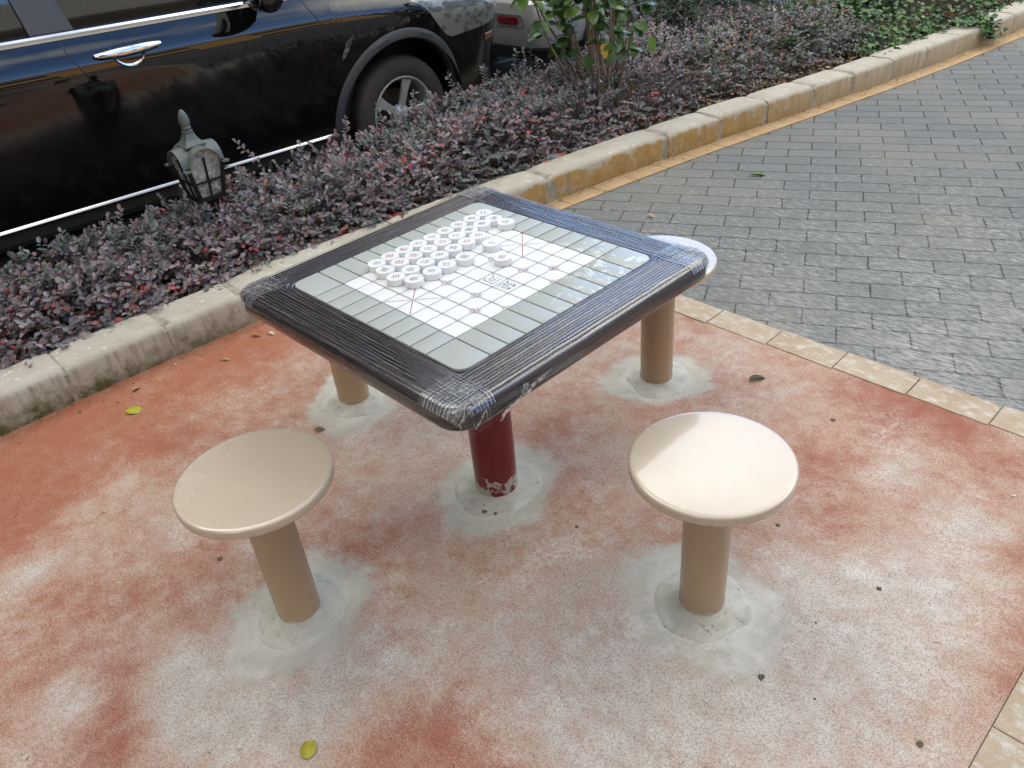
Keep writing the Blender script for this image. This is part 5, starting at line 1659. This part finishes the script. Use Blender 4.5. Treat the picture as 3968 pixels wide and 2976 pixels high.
# greenhouse
g = MB()
def gh(y, z):   # half width of the glasshouse
    return 0.795 - 0.22 * (z - 1.12) - 0.05 * max(0, (y - 0.2)) * (z - 1.12) / 0.5
A = [(0.92, 1.135), (0.70, 1.24), (0.20, 1.56), (-0.3, 1.62), (-1.2, 1.60), (-1.85, 1.52), (-2.12, 1.12)]
rings = []
for y, z in [(0.98, 1.13)] + A[1:-1] + [(-2.12, 1.13)]:
    w = gh(y, z)
    zz = max(z, 1.131)
    rings.append([(0.79 if zz < 1.14 else 0.795, y, 1.10), (w, y, zz - 0.004), (w - 0.10, y, zz + 0.02 * (zz > 1.2)), (0, y, zz + 0.035 * (zz > 1.2)), (-w + 0.10, y, zz + 0.02 * (zz > 1.2)), (-w, y, zz - 0.004), (-0.795, y, 1.10)])
g.rings(rings, True, True, closed=False)
g.build('glasshouse', M_GLASS, car, angle=25)
g = MB()
rings = []
for y, z in ((0.22, 1.575), (-0.3, 1.635), (-1.2, 1.615), (-1.88, 1.53)):
    w = gh(y, z)
    rings.append([(w + 0.006, y, z - 0.03), (w - 0.01, y, z + 0.004), (w - 0.15, y, z + 0.022), (0, y, z + 0.030), (-w + 0.15, y, z + 0.022), (-w + 0.01, y, z + 0.004), (-w - 0.006, y, z - 0.03)])
g.rings(rings, True, True)
g.build('roof', M_BLACKP, car, angle=40)
def pillar(y0, y1, yt0, yt1, mat, name='pillar'):
    for sd in (1, -1):
        g = MB()
        rings = []
        for t in (0, 0.5, 1):
            z = 1.118 + (1.56 - 1.118) * t; a = y0 + (yt0 - y0) * t; b = y1 + (yt1 - y1) * t
            v = (0.795 - 0.22 * (z - 1.12))
            rings.append([(sd * (v - 0.02), a, z), (sd * (v + 0.008), a, z), (sd * (v + 0.008), b, z), (sd * (v - 0.02), b, z)])
        g.rings(rings)
        g.build(name, mat, car, smooth=False)
pillar(-0.54, -0.35, -0.60, -0.47, plain('grey_satin_pillar', (0.07, 0.07, 0.072), 0.3), 'door_pillar')
pillar(-1.52, -1.40, -1.50, -1.40, M_BLACKP, 'rear_pillar')
pillar(0.70, 0.80, 0.16, 0.24, M_BLACKP, 'windscreen_pillar')
# mirror
mr = bpy.data.objects.new('mirror', None); COL.objects.link(mr); mr.parent = car; mr.location = (0.93, 0.49, 1.15); mr.scale = (1.15, 1.15, 1.15)
g = MB()
rings = []
for k in range(15):
    t = k / 14; x = -0.02 + 0.235 * t
    s_ = (max(0.0, 1 - (2 * t - 1) ** 4)) ** 0.5 * 0.92 + 0.08
    rings.append([(x, 0.07 * s_ * cos(a) + 0.02 - 0.05 * t, 0.078 * s_ * sin(a) * (1.0 if sin(a) > 0 else 0.95) + 0.02) for a in [2 * pi * i / 22 for i in range(22)]])
g.rings(rings)
g.build('shell', M_BLACKP, mr, angle=60)
g = MB(); g.rings([[(-0.10, 0.0, -0.03), (-0.10, 0.07, -0.03), (-0.10, 0.07, 0.0), (-0.10, 0.0, 0.0)], [(0.03, -0.02, -0.035), (0.03, 0.06, -0.035), (0.03, 0.06, -0.01), (0.03, -0.02, -0.01)]])
g.build('arm', M_DKPL, mr, angle=30)
g = MB()
g.rings([[(0.005 + 0.19 * (0.5 + 0.5 * cos(a)), -0.052 - 0.03 * (0.5 + 0.5 * cos(a)), 0.02 + 0.058 * sin(a)) for a in [2 * pi * i / 20 for i in range(20)]], [(0.005 + 0.19 * (0.5 + 0.5 * cos(a)), -0.046 - 0.03 * (0.5 + 0.5 * cos(a)), 0.02 + 0.058 * sin(a)) for a in [2 * pi * i / 20 for i in range(20)]]])
g.build('mirror_glass', M_GLASS, mr, smooth=False)
# headlamp wrapping the front corner
hl = bpy.data.objects.new('headlamp', None); COL.objects.link(hl); hl.parent = car
def skin(y, z, off):
    zt = topz(y); zr = z + (1.125 - zt) * sstep((z - 0.75) / 0.25)
    v = vprof(min(zr, 1.125)) * wfac(y) + max(0, 1 - abs(y - WY) / 0.75) * 0.022 * max(0, 1 - abs(z - 0.80) / 0.35)
    return (v + off, y, z)
g = MB(); gi = MB(); go = MB()
rows, rowi = [], []
for k in range(17):
    t = k / 16; y = 1.50 + 0.84 * t
    lo = max(0.985 - 0.26 * sstep(t * 2.6) + 0.05 * t, 0.355 + sqrt(max(0, 0.51 ** 2 - (y - WY) ** 2)) + 0.005); hi = topz(y) - 0.004
    lo = min(lo, hi - 0.004)
    rows.append([skin(y, lo + (hi - lo) * q / 6, 0.005 * sin(pi * q / 6) + 0.002) for q in range(7)])
    rowi.append([tuple(Vector(skin(y, lo + (hi - lo) * q / 6, 0.0012))) for q in range(7)])
g.rings(rows, False, False, closed=False)
g.build('lens', M_LENS, hl, angle=None)
gi.rings(rowi, False, False, closed=False)
th = NT('headlamp_inside')
_v = th.new('ShaderNodeTexVoronoi'); th.put(_v.inputs['Vector'], th.mapping(th.coord(), (1, 1, 1.6))); _v.inputs['Scale'].default_value = 18; _v.distance = 'CHEBYCHEV'
th.set(base=th.mix(th.rng(_v.outputs['Distance'], 0.25, 0.45), (0.10, 0.105, 0.10), (0.38, 0.39, 0.37)), rough=0.25, metal=0.6)
gi.build('reflector_bowl', th.m, hl, angle=None)
# amber side reflector under the lamp
g = MB()
g.rings([[skin(y, z, o_) for y, z, o_ in ((yy, 0.66, 0.0), (yy, 0.665, 0.006), (yy, 0.70, 0.006), (yy, 0.705, 0.0))] for yy in (2.14, 2.18, 2.22, 2.26)])
g.build('side_reflector', plain('amber_reflector', (0.20, 0.09, 0.04), 0.2), car, angle=40)
for y in (WY, RY):
    for sd in (1, -1):
        wheel(car, sd * (0.862 - 0.11 - 0.02), y, sd)

# ---- silver car ahead
sc_ = empty('silver_car', (-4.10, 5.75, road_z(5.75) - 0.04))
sc_.rotation_euler = (-0.035, 0, 0.02)
tag(sc_, 'silver car with a red rear reflector, parked ahead of the black car behind the shrub', 'car')
def srr(hx, y0, y1, z, r=0.18, n=8):
    pts = []
    for cx_, cy, a0 in ((hx - r, y1 - r, 0), (-hx + r, y1 - r, pi / 2), (-hx + r, y0 + r, pi), (hx - r, y0 + r, 1.5 * pi)):
        for i in range(n + 1):
            a = a0 + pi / 2 * i / n
            pts.append((cx_ + r * cos(a), cy + r * sin(a), z))
    return pts
g = MB()
g.rings([srr(0.80, -2.02, 2.1, 0.36), srr(0.86, -2.13, 2.2, 0.41), srr(0.885, -2.18, 2.25, 0.50), srr(0.89, -2.20, 2.25, 0.64), srr(0.89, -2.19, 2.22, 0.735), srr(0.885, -2.16, 2.2, 0.765, 0.17), srr(0.87, -2.08, 2.1, 0.775, 0.14), srr(0.86, -2.07, 2.0, 0.83, 0.14),
         srr(0.86, -2.06, 1.9, 0.98, 0.14), srr(0.83, -2.02, 1.3, 1.10, 0.14), srr(0.76, -1.95, 0.7, 1.15, 0.14)], True, True)
g.build('body', M_SILVER, sc_, angle=32)
g = MB()
g.rings([srr(0.77, -1.95, 0.85, 1.13, 0.12), srr(0.62, -1.55, 0.1, 1.56, 0.12), srr(0.55, -1.4, -0.1, 1.60, 0.12)], False, True)
g.build('glasshouse', M_GLASS, sc_, angle=30)
g = MB()
g.rings([[(-0.34, -2.075 - o_, 0.79), (0.34, -2.075 - o_, 0.79), (0.40, -2.075 - o_, 0.97), (-0.40, -2.075 - o_, 0.97)] for o_ in (0, 0.012)])
g.build('plate_recess', M_DKPL, sc_, smooth=False)
g = MB(); g.rings([[(-0.22, -2.089 - o_, 0.81), (0.22, -2.089 - o_, 0.81), (0.22, -2.089 - o_, 0.94), (-0.22, -2.089 - o_, 0.94)] for o_ in (0, 0.006)])
g.build('number_plate', plain('blue_plate', (0.02, 0.10, 0.42), 0.35), sc_, smooth=False)
for sx in (1, -1):
    g = MB()
    cx_ = sx * 0.53
    def rr2(hx, hz, y, r=0.022):
        return [(cx_ + x_, y, 0.615 + z_) for x_, z_, _ in [(p[0], p[1], 0) for p in [(q[0], q[1]) for q in [(cos(a) * r + (hx - r) * (1 if cos(a) >= 0 else -1), sin(a) * r + (hz - r) * (1 if sin(a) >= 0 else -1)) for a in [2 * pi * i / 28 + 0.01 for i in range(28)]]]]]
    g.rings([rr2(0.170, 0.046, -2.197), rr2(0.166, 0.044, -2.203), rr2(0.145, 0.034, -2.200)], True, True)
    g.build('reflector_bezel', plain('grey_bezel', (0.16, 0.165, 0.165), 0.4), sc_, angle=30)
    g = MB()
    g.rings([rr2(0.112, 0.028, -2.202), rr2(0.110, 0.027, -2.209), rr2(0.098, 0.020, -2.211)], True, True)
    g.build('reflector', M_REDLENS, sc_, angle=30)
g = MB(); g.box(-0.7, 0.7, -1.95, 2.0, 0.26, 0.37)
g.build('underbody', M_DKPL, sc_, smooth=False)
for y in (-1.3, 1.3):
    for sd in (1, -1):
        wheel(sc_, sd * 0.790, y, sd, 0.33, 0.21)
        g = MB()
        g.rings([[(sd * (v0 if zz_(a) > 0.37 else 0.885), y + r_ * cos(a), zz_(a)) for a in [-0.05 + (pi + 0.1) * i / 30 for i in range(31)]] for r_, v0, zz_ in [(q0, q1, (lambda a, q0=q0: 0.36 + q0 * sin(a))) for q0, q1 in ((0.40, 0.888), (0.40, 0.902), (0.37, 0.902), (0.365, 0.80))]], False, False, closed=False)
        g.build('arch_trim', M_DKPL, sc_, angle=30)

# ================================================================== surroundings (seen only in reflections and from a step aside)
def facade(name, wall, glass, sx=3.2, sz=3.1):
    t = NT(name)
    p = t.coord()
    sep = t.new('ShaderNodeSeparateXYZ'); t.put(sep.inputs[0], p)
    def cell(v, s, lo, hi):
        f = t.math('FRACT', t.math('DIVIDE', v, s))
        return t.math('MULTIPLY', t.rng(f, lo, lo + 0.01), t.rng(f, hi, hi + 0.01, 1, 0))
    hor = t.math('ADD', sep.outputs['X'], sep.outputs['Y'])
    m = t.math('MULTIPLY', cell(hor, sx, 0.25, 0.72), cell(sep.outputs['Z'], sz, 0.30, 0.80))
    c = t.mix(t.rng(t.noise(p, 0.6, 5), 0.3, 0.7), tuple(x * 0.85 for x in wall), wall)
    slab_ = t.rng(t.math('FRACT', t.math('DIVIDE', sep.outputs['Z'], sz)), 0.05, 0.06, 1, 0)
    c = t.mix(t.math('MULTIPLY', slab_, 0.6), c, (0.6, 0.56, 0.48))
    t.set(base=t.mix(m, c, glass), rough=t.rng(m, 0, 1, 0.85, 0.1))
    return t.m
def block(x0, x1, y0, y1, h, wall, label, z0=-0.7):
    b = empty('building', ((x0 + x1) / 2, (y0 + y1) / 2, z0)); tag(b, label, 'building')
    g = MB(); hx, hy = (x1 - x0) / 2, (y1 - y0) / 2
    g.box(-hx, hx, -hy, hy, 0, h)
    g.build('walls', facade('facade_' + label.split()[0], wall, (0.05, 0.06, 0.07)), b, smooth=False)
    g = MB(); g.rings([[(-hx - .3, -hy - .3, h + 0.002), (hx + .3, -hy - .3, h + 0.002), (hx + .3, hy + .3, h + 0.002), (-hx - .3, hy + .3, h + 0.002)], [(-hx - .3, -hy - .3, h + .5), (hx + .3, -hy - .3, h + .5), (hx + .3, hy + .3, h + .5), (-hx - .3, hy + .3, h + .5)]])
    g.build('roof', plain('roof_slab', (0.35, 0.33, 0.3), 0.9), b, smooth=False)
block(-26, -14, -30, 13.5, 15.5, (0.42, 0.33, 0.24), 'beige apartment block across the parking road')
block(13, 24, -22, 16, 6.5, (0.62, 0.34, 0.12), 'orange apartment block on the far side of the paved path')
block(-14, 12, -34, -24, 14, (0.40, 0.36, 0.30), 'cream apartment block behind the camera')

def tree(x, y, h, r, label, seed, zc=0.55, nlv=5200, col=(0.045, 0.095, 0.028)):
    t = empty('tree', (x, y, -0.02)); tag(t, label, 'tree', 'trees round the little square')
    rr = random.Random(seed); g = MB()
    th_ = h * zc
    g.tube([(0, 0, -0.1), (0.05, 0.03, th_ * 0.5), (0.0, 0.1, th_), (0.1, 0.1, h * 0.9)], [0.16, 0.13, 0.10, 0.03], 10)
    for k in range(9):
        az = 2 * pi * k / 9 + rr.uniform(-.3, .3); z0 = th_ * rr.uniform(0.75, 1.1)
        e = Vector((cos(az) * r * 0.8, sin(az) * r * 0.8, z0 + (h - th_) * rr.uniform(.2, .8)))
        g.tube([(0, 0.05, z0), tuple(e * 0.5 + Vector((0, 0, z0 * 0.5 + 0.15))), tuple(e)], [0.05, 0.03, 0.01], 6, False)
    g.build('trunk', plain('tree_bark', (0.16, 0.13, 0.10), 0.9, var=0.3, scale=8, bump=0.6, bscale=20), t, angle=None)
    rg = np.random.default_rng(seed)
    cl = []
    for k in range(26):
        u = unit(rg.normal(size=(1, 3)))[0] * rg.uniform(0.3, 0.9)
        cl.append((u * np.array([r, r, (h - th_) * 0.55]) + np.array([0, 0, th_ + (h - th_) * 0.5]), rg.uniform(0.28, 0.45) * r))
    ii = rg.integers(0, len(cl), nlv)
    cen = np.array([c[0] for c in cl])[ii]; rad = np.array([c[1] for c in cl])[ii]
    u = unit(rg.normal(size=(nlv, 3)))
    P_ = cen + u * (rad * rg.uniform(0.5, 1, nlv) ** 0.5)[:, None]
    leaves('crown', P_, unit(u + rg.normal(size=(nlv, 3))), u + np.array([0, 0, .6]), rg.uniform(.20, .36, nlv), rg.uniform(.12, .22, nlv), np.array([col]) * rg.uniform(.6, 1.5, nlv)[:, None], leaf_mat('tree_leaf', 0.4, 0.2), t)
tree(5.2, -5.4, 8.0, 2.6, 'leafy tree behind the camera at the edge of the square', 21)
tree(-7.5, -5.5, 9.0, 3.0, 'leafy tree across the road behind the black car', 22)
tree(9.5, -7.2, 6.0, 2.3, 'leafy tree beyond the paved path on the right', 23)
tree(-8.6, 3.5, 9.5, 2.8, 'leafy tree across the road beyond the parked cars', 24)
tree(7.2, -2.2, 10.0, 3.6, 'added unseen tall leafy tree over the paved path on the right, screening the sky', 33, 0.62, 5200, (0.04, 0.08, 0.025))  # out-of-view crown, added to block sky light from above
tree(-1.9, -4.6, 9.0, 3.6, 'added unseen leafy tree at the left end of the hedge, its crown screening the sky', 35, 0.6, 4600, (0.04, 0.08, 0.025))  # crown put in overhead, outside the view, to cut the sky light
